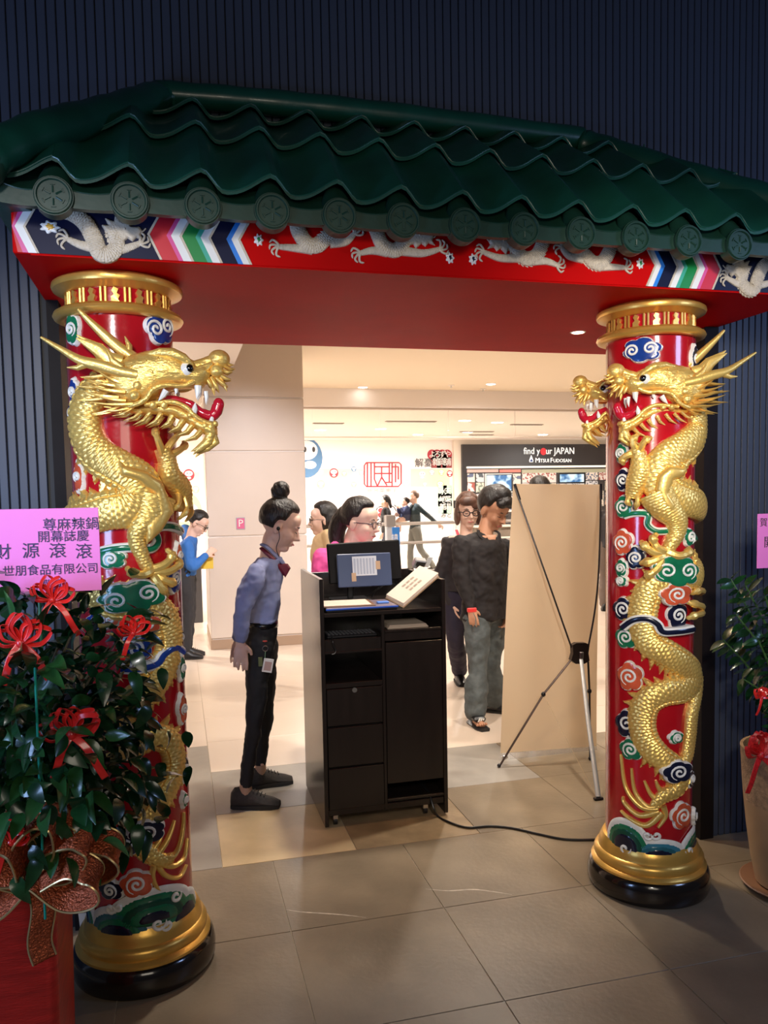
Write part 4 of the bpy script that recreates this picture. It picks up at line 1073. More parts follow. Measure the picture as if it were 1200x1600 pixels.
MB().bbox((q0[0]-.03, 9.3, 0), (q1[0]+.03, 9.55, .05), .01).build('base', BLACK, bs, False)
text('請\n洽', .085, fwd_mat((q0[0]+q1[0])/2-.02, 9.393, q0[2]-.17), WH, 'lettering', bs)

# lamps in the mall ceilings ---------------------------------------------------------------------
LAMP = M('mall_lamp', (1., .95, .88), .4, emit=14)
def dlamp(x, y, z, lab, grp, r=.075, pw=0, col=(1., .93, .84)):
    t = thing('ceiling_downlight', lab, 'downlight', (x, y, z), grp)
    MB().lathe([(r*.9, -.004), (r, -.006), (r*1.12, -.003), (r*1.12, .001)], (x, y, z), 20).build('trim_ring', WALLW, t)
    MB().lathe([(r*.88, -.008), (r*.88, -.002)], (x, y, z), 20).build('lens', LAMP, t)
    if pw: light('POINT', 'lamp_glow', (x, y, z-.12), (x, y, 0), pw, col, .09)
c = onz(567, 605, 3.3); dlamp(c[0], c[1], 3.3, 'glowing downlight in the near cream ceiling, left of the pair above the shop', None, .075, 0)
c = onz(767, 600, 3.3); dlamp(c[0], c[1], 3.3, 'glowing downlight in the near cream ceiling, right of the pair above the shop', None, .075, 0)
for (x_, y_) in ((2.4, 5.9), (.1, 6.6), (3.9, 8.0), (1.0, 4.35), (2.6, 4.1)):
    light('SPOT', 'mall_spot', (x_, y_, 3.26), (x_, y_, 0), 200, (1., .90, .78), .08, None, math.radians(140), .8)
for (x_, y_, p) in ((-1.6, 10., 190), (1.8, 10.8, 100), (4.6, 11.2, 120), (8.5, 11., 130), (-1., 16.4, 330), (3.2, 16.4, 330), (6.2, 16.2, 200), (10., 16.2, 170), (-.8, 6.6, 75)):
    light('SPOT', 'mall_lamp', (x_, y_, 3.25 if y_ < 12 else 2.97), (x_, y_ + (.8 if y_ > 15 else 0), 0), p*2.6, (1., .95, .9), .1, None, math.radians(165), .6)
for i, (px, py) in enumerate(((726,657),(777,660),(731,675),(653,679),(848,679),(595,670),(500,672))):
    c = onz(px, py, 3.02); dlamp(c[0], min(c[1], 19.2), 3.02, ['glowing far downlight seen through the glass, above the right end of the mural','far downlight beyond the glass above the storefront fascia','small far downlight just above the storefront edge','far downlight low over the black and red characters','far downlight above the white storefront lettering','far downlight over the red line emblem','far downlight beside the column edge'][i], 'far mall downlights', .13)
VT = M('vent_grey', (.3,.24,.2), .6)
for i, (px, py, w_) in enumerate(((642,658,.5),(745,674,.4),(513,661,.3),(823,663,.35),(752,679,.3))):
    c = onz(px, py, 3.02); y_ = min(c[1], 19.)
    t = thing('ceiling_vent', ['dark slot vent in the far ceiling above the emblem','dark slot vent near the storefront corner','dark slot vent right of the column','dark slot vent above the storefront lettering','thin dark slot vent close over the fascia'][i], 'vent', (c[0], y_, 3.02), 'far ceiling slot vents')
    MB().bbox((c[0]-w_, y_-.06, 3.005), (c[0]+w_, y_+.06, 3.02)).build('frame', VT, t, False); MB().box((c[0]-w_+.02, y_-.02, 3.0), (c[0]+w_-.02, y_+.02, 3.006)).build('slot', BLACK, t, False)
for i, (px, py) in enumerate(((705, 602), (704, 626))):
    c = onz(px, py, 3.3 if i == 0 else 3.3); y_ = min(c[1], 12.1)
    t = thing('sprinkler', ['small ceiling sprinkler left of the right near downlight', 'small sprinkler by the cream ceiling edge'][i], 'sprinkler', (c[0], y_, 3.3))
    MB().lathe([(.05, -.008), (.05, 0)], (c[0], y_, 3.3), 16).build('plate', WALLW, t); MB().lathe([(.02, -.04), (.022, -.036), (.008, -.03), (.008, -.006)], (c[0], y_, 3.3), 10).build('nozzle', STEEL, t)
# ------------------------------------------------------------------ reception desk
DB = M('desk_black', (.014, .010, .009), .24, 0, .2, 30, .02, 120, stretch=(1,1,.1)); DI = M('desk_inside', (.006, .005, .005), .6)
DX0, DX1, DY0, DY1 = .640, 1.272, 3.72, 4.31
desk = thing('reception_desk', 'tall black lacquered reception desk on castors with cubbies, drawers and a door', 'desk', (.955, 4.0, 0))
B = lambda a, b, n, m=DB, r=.002, par=None: MB().bbox(a, b, r).build(n, m, par or desk, False)
B((DX0, DY0-.004, .012), (DX0+.02, DY1, 1.227), 'side_panel'); B((DX1-.02, DY0-.004, .012), (DX1, DY1, 1.20), 'side_panel')
B((DX0+.02, DY1-.02, .03), (DX1-.02, DY1, 1.205), 'back_panel')
B((DX0+.02, DY0, 1.040), (DX1-.02, DY1-.02, 1.060), 'top_shelf')
B((.942, DY0, .06), (.958, DY1-.02, 1.04), 'divider')
zl = lambda y: 1.62-(y-775)*3.87/1240
B((DX0+.02, DY0+.012, zl(1018)), (.942, DY0+.03, zl(996)), 'keyboard_tray')
B((DX0+.02, DY0, zl(1018)-.0), (.942, DY1-.02, zl(1018)+.012), 'shelf')
B((DX0+.02, DY0, zl(1072)), (.942, DY1-.02, zl(1064)), 'shelf')
B((.958, DY0, zl(990)-.0), (DX1-.02, DY1-.02, zl(990)+.014), 'shelf')
B((.958, DY0+.01, zl(1004)), (DX1-.02, DY0+.03, zl(990)), 'rail')
prev = None
for i, (a, b) in enumerate(((1073, 1131), (1134, 1196), (1199, 1264))):
    d_ = B((DX0+.024, DY0-.003, zl(b)), (.940, DY0+.016, zl(a)), 'drawer')
    B((DX0+.022, DY0+.02, zl(b)), (.94, DY0+.04, zl(a)), 'drawer_box', DI, .001, d_)
    if i == 0: MB().tube([(.80, DY0-.003, zl(1076)), (.80, DY0-.010, zl(1076))], .012, 18).build('lock', STEEL, d_, label='round chrome lock')
dr = B((.960, DY0-.003, zl(1232)), (DX1-.022, DY0+.016, zl(1006)), 'door')
B((.958, DY0, zl(1260)-.004), (DX1-.02, DY1-.02, zl(1260)+.01), 'bottom_shelf'); B((DX0+.02, DY0+.004, zl(1274)), (DX1-.02, DY0+.02, zl(1264)), 'kick_rail')
B((DX0+.02, DY0+.3, .06), (DX1-.02, DY1-.02, .07), 'base_board')
for x_ in (.70, 1.165):
    for y_ in (DY0+.05, DY1-.08):
        t = MB().bbox((x_-.014, y_-.016, .030), (x_+.014, y_+.016, .062), .003).build('castor', STEEL, desk, False)
        MB().tube([(x_-.009, y_, .0205), (x_+.009, y_, .0205)], .0195, 16).build('wheel', BLACK, t)
# things in the cubbies
kb = thing('keyboard', 'black keyboard lying in the upper left cubby of the desk', 'keyboard', (.80, 3.85, zl(1018)+.013))
MB().bbox((.68, 3.76, zl(996)-.0), (.93, 3.90, zl(996)+.014), .004).build('case', BLACK, kb, False)
KM = MB().bbox((0, 0, 0), (.014, .014, .005), .002).mesh('key', M('key_grey', (.05,.05,.055), .5), False)
for r in range(5):
    for c_ in range(13):
        o = obj('key', KM, kb); o.location = (.686+.0185*c_, 3.77+.024*r, zl(996)+.0135)
B2 = lambda a, b, n, m, lab, cat, r=.002: tag(MB().bbox(a, b, r).build(n, m, None, False), lab, cat)
tag(MB().tube(cr([(.70,3.75,zl(996)+.01),(.695,3.70,.93),(.70,3.702,.905),(.71,3.703,.885),(.705,3.702,.87),(.69,3.703,.865)],6), .003, 7).build('cable', BLACK, None), 'short black cable drooping over the front of the keyboard tray', 'cable')
pp = thing('paper_stack', 'stack of pale papers in the upper right cubby of the desk', 'papers', (1.08, 3.85, zl(990)+.014))
for i in range(4): MB().bbox((.98+.004*i, 3.745+.003*i, zl(990)+.0145+.004*i), (1.19-.003*i, 3.95, zl(990)+.0180+.004*i), .0005).build('sheet', M('paper_tan', (.42,.34,.27), .7), pp, False)
rt = thing('router', 'black router with a ring of cable in the right cubby', 'router', (1.05, 4.05, .966))
MB().bbox((.99, 4.0, zl(990)+.0145), (1.13, 4.1, zl(990)+.05), .006).build('case', BLACK, rt, False)
MB().tube([(1.06+.06*math.cos(t), 3.98, zl(990)+.062+.0*t+.03*math.sin(t)) for t in np.linspace(0, 6.3, 24)], .003, 6).build('cable_loop', BLACK, rt)
# things on top
ZT_ = 1.0605
MB().bbox((.665,DY0+.008,.0),(.67,DY0+.01,.001)) 
lt = thing('laptop', 'closed laptop with a bright blue front edge lying on the desk under the clipboard', 'laptop', (.85, 3.85, ZT_))
MB().bbox((.675, 3.735, ZT_), (1.03, 3.97, ZT_+.012), .004).build('base', BLACK, lt, False)
MB().bbox((.675, 3.735, ZT_+.0125), (1.03, 3.97, ZT_+.022), .004).build('lid', M('laptop_mauve', (.20,.16,.20), .35), lt, False)
MB().bbox((.672, 3.731, ZT_+.011), (1.033, 3.736, ZT_+.019), .001).build('front_trim', M('laptop_blue', (.03,.10,.55), .3), lt, False)
cb = thing('clipboard', 'brown clipboard holding a cream sheet, lying on the laptop', 'clipboard', (.78, 3.86, ZT_+.022))
mt = Matrix.Translation((.79, 3.86, ZT_+.0225)) @ Matrix.Rotation(math.radians(-4), 4, 'Z')
MB().bbox((-.13, -.11, 0), (.14, .11, .004), .001, mt).build('board', M('clip_brown', (.18,.09,.05), .5), cb, False)
MB().bbox((-.115, -.10, .0045), (.12, .10, .007), .0005, mt).build('sheet', M('paper_cream', (.75,.62,.52), .7), cb, False)
MB().bbox((-.128, -.03, .004), (-.112, .03, .012), .002, mt).build('clip', BLACK, cb, False)
tag(MB().bbox((1.035-.09, 3.80, ZT_+.0225), (1.035-.03, 3.83, ZT_+.032), .003).build('blue_label', M('label_blue', (.1,.25,.75), .4), None, False), 'small blue and white tag lying on the laptop beside the clipboard', 'tag')
# open menu book leaning at the right
bk = thing('menu_book', 'large open cream menu book leaning upright on the right of the desk', 'book', (1.15, 3.85, ZT_))
P0 = np.array([1.06, 3.735, ZT_+.004]); U1 = np.array([.195, .02, .145]); V1 = np.array([-.03, .23, .02]); 
def slab(o_, u, v, th, n_, m_, par, s0=0, s1=1, t0=0, t1=1):
    nn = np.cross(u, v); nn /= np.linalg.norm(nn)
    q = [o_+u*s0+v*t0, o_+u*s1+v*t0, o_+u*s1+v*t1, o_+u*s0+v*t1]; vs = q+[p+nn*th for p in q]
    return MB().add(vs, [(3,2,1,0),(4,5,6,7),(0,1,5,4),(1,2,6,5),(2,3,7,6),(3,0,4,7)]).build(n_, m_, par, False)
PC = M('page_cream', (.82,.70,.60), .6); CV = M('cover_tan', (.45,.30,.18), .6)
slab(P0, U1, V1, .004, 'cover', CV, bk)
nn = np.cross(U1, V1); nn /= np.linalg.norm(nn)
for i in range(5): slab(P0+nn*(.0045+.0028*i)+U1*.01*i, U1, V1, .0022, 'page', PC, bk, .02, .99, .02, .98)
for dv_ in (.3, .5, .7): text('≡≡≡', .05, Matrix(((U1[0]/.25*1., V1[0]/.235, nn[0], 0), (U1[1]/.25, V1[1]/.235, nn[1], 0), (U1[2]/.25, V1[2]/.235, nn[2], 0), (0,0,0,1))).to_4x4() if False else Matrix.Translation(Vector(P0+nn*.0195+U1*.55+V1*dv_)) @ Matrix(((U1[0]/.244, V1[0]/.233, nn[0], 0), (U1[1]/.244, V1[1]/.233, nn[1], 0), (U1[2]/.244, V1[2]/.233, nn[2], 0), (0,0,0,1))), M('print_faint', (.5,.42,.36), .7), 'printed_line', bk, .0003)
# monitor seen from behind, blue panel with a taped sheet
mn = thing('monitor', 'black monitor seen from behind, standing at the back of the desk', 'monitor', (.88, 4.12, ZT_))
a = ony(512, 848, 4.13); b = ony(627, 900, 4.13)
mt = Matrix.Translation(((a[0]+b[0])/2, 4.13, (a[2]+1.16)/2)) @ Matrix.Rotation(math.radians(-1.5), 4, 'Y') @ Matrix.Rotation(math.radians(-8), 4, 'X')
hw, hh = (b[0]-a[0])/2, (a[2]-1.16)/2
MB().bbox((-hw, 0, -hh), (hw, .022, hh), .006, mt).build('housing', M('monitor_black', (.008,.007,.008), .5, spec=.15), mn, False)
MB().bbox((-hw+.008, .021, -hh+.01), (hw-.008, .024, hh-.008), .001, mt).build('screen', M('screen_white', (.5,.6,.8), .3, emit=.6), mn, False)
MB().bbox((.78, 4.06, ZT_), (.98, 4.24, ZT_+.012), .004).build('foot', BLACK, mn, False); MB().bbox((.865, 4.135, ZT_+.01), (.895, 4.16, 1.2), .004).build('neck', BLACK, mn, False)
bp_ = thing('tablet', 'blue grey tablet back with a taped white timetable, propped in front of the monitor', 'tablet', (.87, 4.0, ZT_))
a = ony(527, 866, 4.0); b = ony(612, 914, 4.0); mt = Matrix.Translation(((a[0]+b[0])/2, 4.0, (a[2]+b[2])/2-.0)) @ Matrix.Rotation(math.radians(-10), 4, 'X')
hw, hh = (b[0]-a[0])/2, (a[2]-b[2])/2
MB().bbox((-hw, 0, -hh), (hw, .012, hh), .004, mt).build('shell', M('tablet_blue', (.055,.085,.19), .35), bp_, False)
sh = MB().bbox((-hw*.45, -.002, -hh*.35), (hw*.45, -.0003, hh*.82), .0003, mt).build('timetable', M('sheet_blue_white', (.72,.78,.9), .6), bp_, False)
ln = MB()
for i in range(7): ln.box((-hw*.40+i*hw*.115, -.0026, -hh*.26), (-hw*.40+i*hw*.115+hw*.07, -.0021, hh*.7), mt)
ln.build('printed_columns', M('print_blue_grey', (.45,.52,.68), .6), sh, False)
for (x_, z_) in ((-.42, -.42), (.5, .25)): MB().bbox((hw*x_-.012, -.004, hh*z_-.022), (hw*x_+.012, -.0025, hh*z_+.022), .0003, mt).build('tape', M('tape_tan', (.6,.42,.28), .6), bp_, False)
MB().bbox((-.04, .012, -hh-.0), (.04, .09, -hh+.006), .002, mt).build('stand', BLACK, bp_, False)
pt = thing('card_terminal', 'small grey card terminal with a white receipt on the desk back edge', 'card terminal', (1.22, 4.2, 1.2))
q = ony(655, 880, 4.30)
mt = Matrix.Translation((q[0], 4.30, q[2])) @ Matrix.Rotation(math.radians(35), 4, 'X') @ Matrix.Rotation(math.radians(12), 4, 'Y')
MB().bbox((-.035, -.02, -.03), (.035, .02, .03), .006, mt).build('case', M('terminal_grey', (.3,.29,.28), .4), pt, False); MB().bbox((-.028, -.022, -.005), (.028, -.019, .025), .001, mt).build('display', BLACK, pt, False)
MB().bbox((.036, -.004, -.02), (.065, 0, .055), .001, mt).build('receipt', WH, pt, False)
MB().bbox((q[0]-.02, 4.285, 1.19), (q[0]+.02, 4.309, q[2]-.01), .002).build('bracket', BLACK, pt, False)
cw = MB()
for L_ in ([(.98,4.2,1.07),(1.02,4.1,1.12),(1.08,4.08,1.15),(1.14,4.12,1.12),(1.16,4.16,1.07)], [(1.0,4.15,1.07),(1.05,4.12,1.16),(1.12,4.14,1.17),(1.17,4.18,1.08)], [(1.08,4.05,1.068),(1.12,4.02,1.08),(1.15,4.07,1.1),(1.13,4.1,1.07)]): cw.tube(cr(L_, 6), .0035, 6)
cw.ell((1.15,4.12,1.10), (.03,.02,.03)); tag(cw.build('cable_tangle', BLACK, None), 'tangle of black cables behind the open menu book on the desk', 'cables')
pwc = [onz(x, y, .006) for x, y in ((672,1262),(684,1275),(700,1284),(730,1293),(765,1291),(800,1294),(840,1303),(880,1311),(920,1312),(952,1309),(985,1298))]
tag(MB().tube(cr([(1.17,3.9,.12),(1.18,3.76,.115),(1.19,3.70,.05)]+[(p[0],p[1],.006) for p in pwc[1:]]+[(2.1,3.55,.006),(2.27,3.5,.006)], 8), .0055, 8).build('power_cable', BLACK, None), 'black power cable trailing across the floor from the desk to the right pillar', 'cable')

# ------------------------------------------------------------------ banner stand seen from behind
BNY = 4.40
bn = thing('banner_stand', 'blank beige banner on a black X shaped stand, seen from behind', 'banner stand', (2.15, 4.3, 0))
cs = [ony(*p, BNY) for p in ((782,1177),(932,1166),(940,757),(803,756))]
bm = MB(); nx, nz = 12, 24; vs = []
for j in range(nz+1):
    for i in range(nx+1):
        u, v = i/nx, j/nz
        p = (cs[0]*(1-u)+cs[1]*u)*(1-v)+(cs[3]*(1-u)+cs[2]*u)*v
        bow = .045*math.sin(math.pi*v)*(1-1.2*abs(u-.5)) + .012*math.sin(3*math.pi*u+1)*v
        vs.append((p[0], p[1]+bow, p[2]))
n1 = len(vs); vs += [(x_, y_+.0006, z_) for x_, y_, z_ in vs]
g_ = lambda s_, j, i: s_*n1+j*(nx+1)+i
fs = []
for j in range(nz):
    for i in range(nx): fs += [(g_(0,j,i), g_(0,j,i+1), g_(0,j+1,i+1), g_(0,j+1,i)), (g_(1,j,i+1), g_(1,j,i), g_(1,j+1,i), g_(1,j+1,i+1))]
for i in range(nx): fs += [(g_(0,0,i+1), g_(0,0,i), g_(1,0,i), g_(1,0,i+1)), (g_(0,nz,i), g_(0,nz,i+1), g_(1,nz,i+1), g_(1,nz,i))]
for j in range(nz): fs += [(g_(0,j,0), g_(0,j+1,0), g_(1,j+1,0), g_(1,j,0)), (g_(0,j+1,nx), g_(0,j,nx), g_(1,j,nx), g_(1,j+1,nx))]
bcl = bm.add(vs, fs).build('banner_sheet', M('banner_beige', (.93,.82,.66), .55, 0, .04, 2), bn)
_nt = MATS['banner_beige'].node_tree; _tr = _nt.nodes.new('ShaderNodeBsdfTranslucent'); _mx = _nt.nodes.new('ShaderNodeMixShader'); _mx.inputs[0].default_value = .45
_tr.inputs[0].default_value = (.95,.8,.6,1); _nt.links.new(_nt.nodes['Principled BSDF'].outputs[0], _mx.inputs[1]); _nt.links.new(_tr.outputs[0], _mx.inputs[2]); _nt.links.new(_mx.outputs[0], _nt.nodes['Material Output'].inputs[0])
c2 = [ony(*p, BNY) for p in ((779,1206),(936,1192))]
q = [cs[0], cs[1], c2[1], c2[0]]
MB().add([tuple(p) for p in q]+[(p[0], p[1]+.001, p[2]) for p in q], [(0,1,2,3),(7,6,5,4),(0,4,5,1),(1,5,6,2),(2,6,7,3),(3,7,4,0)]).build('clear_hem', M('clear_hem', (.9,.88,.85), .1, alpha=.25), bn, False)
ROD = M('rod_black', (.012,.01,.012), .3); RDB = M('rod_brown', (.09,.06,.05), .35, .5)
T1, T2 = ony(804,760,BNY-.02), ony(939,760,BNY-.02); HB = ony(905,1020,4.22)
MB().tube(cr([T1, ony(850,890,4.28), ony(893,1012,4.22)], 8), .0055, 8).build('rod', ROD, bn)
MB().tube(cr([T2, ony(936,880,4.27), ony(930,950,4.24), ony(919,1012,4.22)], 8), .0055, 8).build('rod', ROD, bn)
for T_, d_ in ((T1, (.03, -.08)), (T2, (-.002, -.08))): MB().tube([T_+np.array([0,0,.015]), T_+np.array([d_[0],-.005,d_[1]])], .009, 10).build('tip', ROD, bn)
F1 = onz(780,1198,.004); KN = ony(849,1085,4.24)
MB().tube([ony(893,1030,4.22), KN, F1], .0065, 8).build('rod', RDB, bn)
F2 = onz(922,1187,.004); K2 = ony(921,1080,4.26)
MB().tube([ony(919,1034,4.22), K2, (F2[0], F2[1], .004)], .0065, 8).build('rod', ROD, bn)
for p in (KN, K2): MB().ell(p, (.014,.012,.016)).build('joint', ROD, bn)
MB().ell(ony(789,1183,4.31), (.018,.014,.014)).build('clamp', STEEL, bn); MB().ell(F1+np.array([0,0,.008]), .012).build('foot', ROD, bn); MB().ell((F2[0],F2[1],.012), .012).build('foot', ROD, bn)
hm = Matrix.Translation(Vector(HB)) @ Matrix.Rotation(math.radians(3), 4, 'Y')
hb = MB().prism([(-.055,.05),(-.03,.062),(.03,.062),(.055,.05),(.05,0),(.06,-.045),(.03,-.062),(-.03,-.062),(-.06,-.04),(-.05,0)], lambda u, v, h: np.array(hm @ Vector((u, -h, v))), -.015, .02).build('hub', M('hub_brown', (.03,.02,.018), .35), bn, False)
MB().bbox((-.012, -.035, -.03), (.012, -.02, .01), .003, hm).build('hub_clip', STEEL, hb, False)
FR = onz(935,1248,.006)
MB().tube([HB+np.array([.0,-.02,-.02]), (HB*.5+FR*.5), FR+np.array([0,0,.01])], [.011,.013,.014], 8, .35).build('rear_leg', M('leg_silver', (.42,.42,.42), .4, .5), bn)
MB().bbox((FR[0]-.026, FR[1]-.012, 0), (FR[0]+.026, FR[1]+.012, .014), .004).build('rubber_foot', ROD, bn, False)
MB().tube([KN, FR+np.array([-.01,.02,.02])], .0013, 5).build('tension_cord', M('cord_tan', (.4,.3,.18), .6), bn)

# ------------------------------------------------------------------ left planter
rnd = random.Random(11)
REDP = M('pot_red', (.48, .016, .010), .45, 0, .2, 9, .25, 60, stretch=(1,1,6))
YP = 2.02
xr = ony(98, 1420, YP)[0]; zt_ = ony(60, 1384, YP)[2]
px0, px1, py0, py1 = xr-.42, xr, YP, YP+.36
pot = thing('red_planter', 'square red planter tied with a copper glitter ribbon, lower left corner', 'planter', ((px0+px1)/2, (py0+py1)/2, 0))
mb = MB(); vs = []; 
prof_ = [(0, 0, 0), (.0, 0, .02), (.012, 0, zt_-.03), (.02, 0, zt_-.02), (.02, 0, zt_), (-.012, 0, zt_), (-.012, 0, zt_-.05)]
def rr_ring(cx_, cy_, hx, hy, z, r, n=5):
    out = []
    for (sx, sy, a0) in ((1,1,0),(-1,1,90),(-1,-1,180),(1,-1,270)):
        for i in range(n):
            a = math.radians(a0+90*i/(n-1)); out.append((cx_+sx*(hx-r)+r*math.cos(a), cy_+sy*(hy-r)+r*math.sin(a), z))
    return out
rings = []
for off, _, z in prof_: rings.append(rr_ring((px0+px1)/2, (py0+py1)/2, .21-.03+off, .18-.03+off, z, .03))
n_ = len(rings[0])
for r_ in rings: vs += r_
fs = [(j*n_+i, j*n_+(i+1)%n_, (j+1)*n_+(i+1)%n_, (j+1)*n_+i) for j in range(len(rings)-1) for i in range(n_)]
fs += [tuple(reversed(range(n_)))]
mb.add(vs, fs).build('pot', REDP, pot)
MB().box((px0+.04, py0+.04, zt_-.09), (px1-.04, py1-.04, zt_-.05)).build('soil', M('soil', (.03,.02,.012), .9, 0, .4, 40), pot, False)
CG = M('copper_glitter', (.40, .085, .03), .32, .7, .4, 160, .5, 200); GE = M('gold_edge', (.75,.55,.25), .3, .8)
def strip(path, wv, name, par, mat=CG, edge=True, w=.03, ridge=True):
    """wired ribbon: path in 3-D, width vector, gold edges and raised cross ribs"""
    P = cr(path, 8); m = len(P); wv = np.array(wv, float); vs = []; nc = 9
    for i, p in enumerate(P):
        t = P[min(i+1, m-1)]-P[max(i-1, 0)]; t /= np.linalg.norm(t)+1e-9
        wd = wv - t*t.dot(wv); wd /= np.linalg.norm(wd)+1e-9; nn = np.cross(t, wd)
        for k in range(nc): vs.append(p + wd*w*(k/(nc-1)*2-1) + nn*(.002*(k % 2) if ridge else 0))
    n1 = len(vs); fs = []
    for i in range(m-1):
        for k in range(nc-1): fs.append((i*nc+k, i*nc+k+1, (i+1)*nc+k+1, (i+1)*nc+k))
    o = MB().add(vs, fs).build(name, mat, par)
    sol = o.modifiers.new('t', 'SOLIDIFY'); sol.thickness = .0012
    if edge:
        e = MB(); e.tube([vs[i*nc] for i in range(m)], .0028, 5); e.tube([vs[i*nc+nc-1] for i in range(m)], .0028, 5); e.build('gold_edge', GE, o)
    return o
bow = thing('glitter_bow', 'big copper glitter ribbon bow with gold wired edges on the red planter', 'bow', (px1-.1, py0-.03, zt_))
kx = ony(48, 1365, YP-.03); A = lambda px, py, dy=0.: ony(px, py, YP-.05+dy)
def loop(px, py, size, ang, dy=0., w=.03):
    c = A(px, py, dy); d = np.array([math.cos(ang), -.25, math.sin(ang)]); s_ = np.array([-math.sin(ang), 0, math.cos(ang)])
    P = [c + d*size*(.0) , c + d*size*.5 + s_*size*.34, c + d*size*1.0 + s_*size*.2, c + d*size*1.05 - s_*size*.15, c + d*size*.55 - s_*size*.3, c]
    strip(P, (.35*math.sin(ang)+.1, .8, .75), 'ribbon_loop', bow, w=w*1.15)
for a in ((55,1362,.13,.55,0),(62,1372,.12,-.15,-.03),(52,1355,.13,1.25,0),(40,1362,.12,2.3,-.02),(38,1375,.13,3.2,0),(58,1352,.15,.95,.04),(90,1345,.13,.1,.03),(45,1350,.12,1.8,.05)): loop(*a)
strip([A(60,1375), A(68,1420,-.01), A(62,1470,-.01), A(70,1500,-.01)], (1,.3,.1), 'ribbon_tail', bow, w=.026)
strip([A(45,1378), A(10,1395,-.01), A(-20,1420,0)], (.2,.2,1), 'ribbon_tail', bow, w=.024)
# foliage
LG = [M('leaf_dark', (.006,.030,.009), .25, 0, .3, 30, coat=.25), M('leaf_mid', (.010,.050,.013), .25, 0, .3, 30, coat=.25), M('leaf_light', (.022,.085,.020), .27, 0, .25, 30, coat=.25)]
def leafmesh(L, W_, mat, cup=.2, droop=.25):
    vs = []; n = 7
    for i in range(n+1):
        t = i/n; w_ = W_*math.sin(math.pi*min(1, t*.93+.05))**.75*(1-.35*t) if 0 < i < n else .0012
        x = L*t; z = -droop*L*t*t
        vs += [(x, -w_, z+cup*w_), (x, 0, z), (x, w_, z+cup*w_)]
    fs = [(3*i+k, 3*i+3+k, 3*i+4+k, 3*i+1+k) for i in range(n) for k in (0, 1)]
    return MB().add(vs, fs).mesh('leaf', mat)
LV = [leafmesh(.050+.010*(i % 3), .0185+.003*(i % 2), LG[i % 3], .15+.1*(i % 3), .1+.25*(i % 4)) for i in range(9)]
def placed(name, me, par, p, d, roll, s=1.):
    d = Vector(d).normalized(); z = Vector((0,0,1)); y = z.cross(d)
    if y.length < 1e-3: y = Vector((0,1,0))
    y.normalize(); z = d.cross(y)
    R = Matrix((d, y, z)).transposed().to_4x4() @ Matrix.Rotation(roll, 4, 'X')
    o = obj(name, me, par); o.matrix_basis = Matrix.Translation(Vector(p)) @ R @ Matrix.Scale(s, 4); return o
bush = thing('leafy_bush', 'dense green leafy money tree hung with red bows, growing in the red planter', 'plant', ((px0+px1)/2, (py0+py1)/2, zt_-.05))
STM = M('stem_brown', (.06,.045,.02), .6); STG = M('stem_green', (.05,.12,.03), .5)
base = np.array([(px0+px1)/2+.05, (py0+py1)/2, zt_-.06]); sites = []
cen = np.array([ony(55, 1130, 2.2)[0], 2.2, 1.0])
targets = [ony(*t) for t in ((235,1058,2.12),(222,1180,2.1),(170,1010,2.2),(150,1090,2.15),(232,1090,2.2),(205,975,2.28),(130,950,2.3),(60,950,2.25),(20,930,2.3),(90,1010,2.05),(30,1060,2.0),(100,1080,2.0),(140,1160,2.0),(190,1150,2.15),(60,1150,1.95),(20,1180,1.95),(110,1230,1.95),(170,1230,2.05),(205,1225,2.15),(50,1250,1.93),(150,1290,2.05),(100,1290,1.98),(-20,1000,2.2),(-30,1120,2.1),(-40,1250,2.0),(185,1270,2.15),(120,1180,2.25),(70,1060,2.3),(160,1120,2.3),(200,1110,2.2),(30,1300,2.0),(-10,1060,1.98),(80,1200,2.1),(20,960,2.1),(180,1045,2.3))]
stm = MB()
for T_ in targets:
    mid = base*.45+T_*.55 + np.array([0, rnd.uniform(-.04,.04), .08]); P = cr([base+np.array([rnd.uniform(-.08,.08), rnd.uniform(-.08,.08), 0]), mid, T_], 6)
    stm.tube(P, list(np.linspace(.006, .002, len(P))), 5)
    for i in range(5, len(P)):
        for k in range(2): sites.append((P[i], P[i]-P[i-1], i))
stm.build('stems', STM, bush)
cnt = 0; extra = MB(); frac = []
for (p, d, i) in sites + [(T_, np.array([.2,-.2,.2]), 9) for T_ in targets for _ in range(9)]:
    sp = .045 if i != 9 else .06
    q = p + np.array([rnd.gauss(0, sp), rnd.gauss(0, sp), rnd.gauss(0, sp)])
    out = q - cen; out /= np.linalg.norm(out)+1e-9
    pv = ROT.T @ (q - CAMP)
    if PCX + FP*pv[0]/-pv[2] > 232: continue
    dd = out + np.array([rnd.gauss(0,.5), rnd.gauss(0,.4)-.3, rnd.gauss(0,.5)-.15])
    frac.append((q, dd))
frac.sort(key=lambda f: f[0][1])
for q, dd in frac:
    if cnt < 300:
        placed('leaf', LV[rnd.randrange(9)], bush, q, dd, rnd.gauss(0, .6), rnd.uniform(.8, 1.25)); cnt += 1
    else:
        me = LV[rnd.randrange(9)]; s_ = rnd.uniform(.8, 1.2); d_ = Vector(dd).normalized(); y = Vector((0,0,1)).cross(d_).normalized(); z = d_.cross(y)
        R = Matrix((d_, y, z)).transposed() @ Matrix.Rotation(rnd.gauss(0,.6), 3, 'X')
        extra.add([Vector(q)+R @ (v.co*s_) for v in me.vertices], [tuple(pl.vertices) for pl in me.polygons])
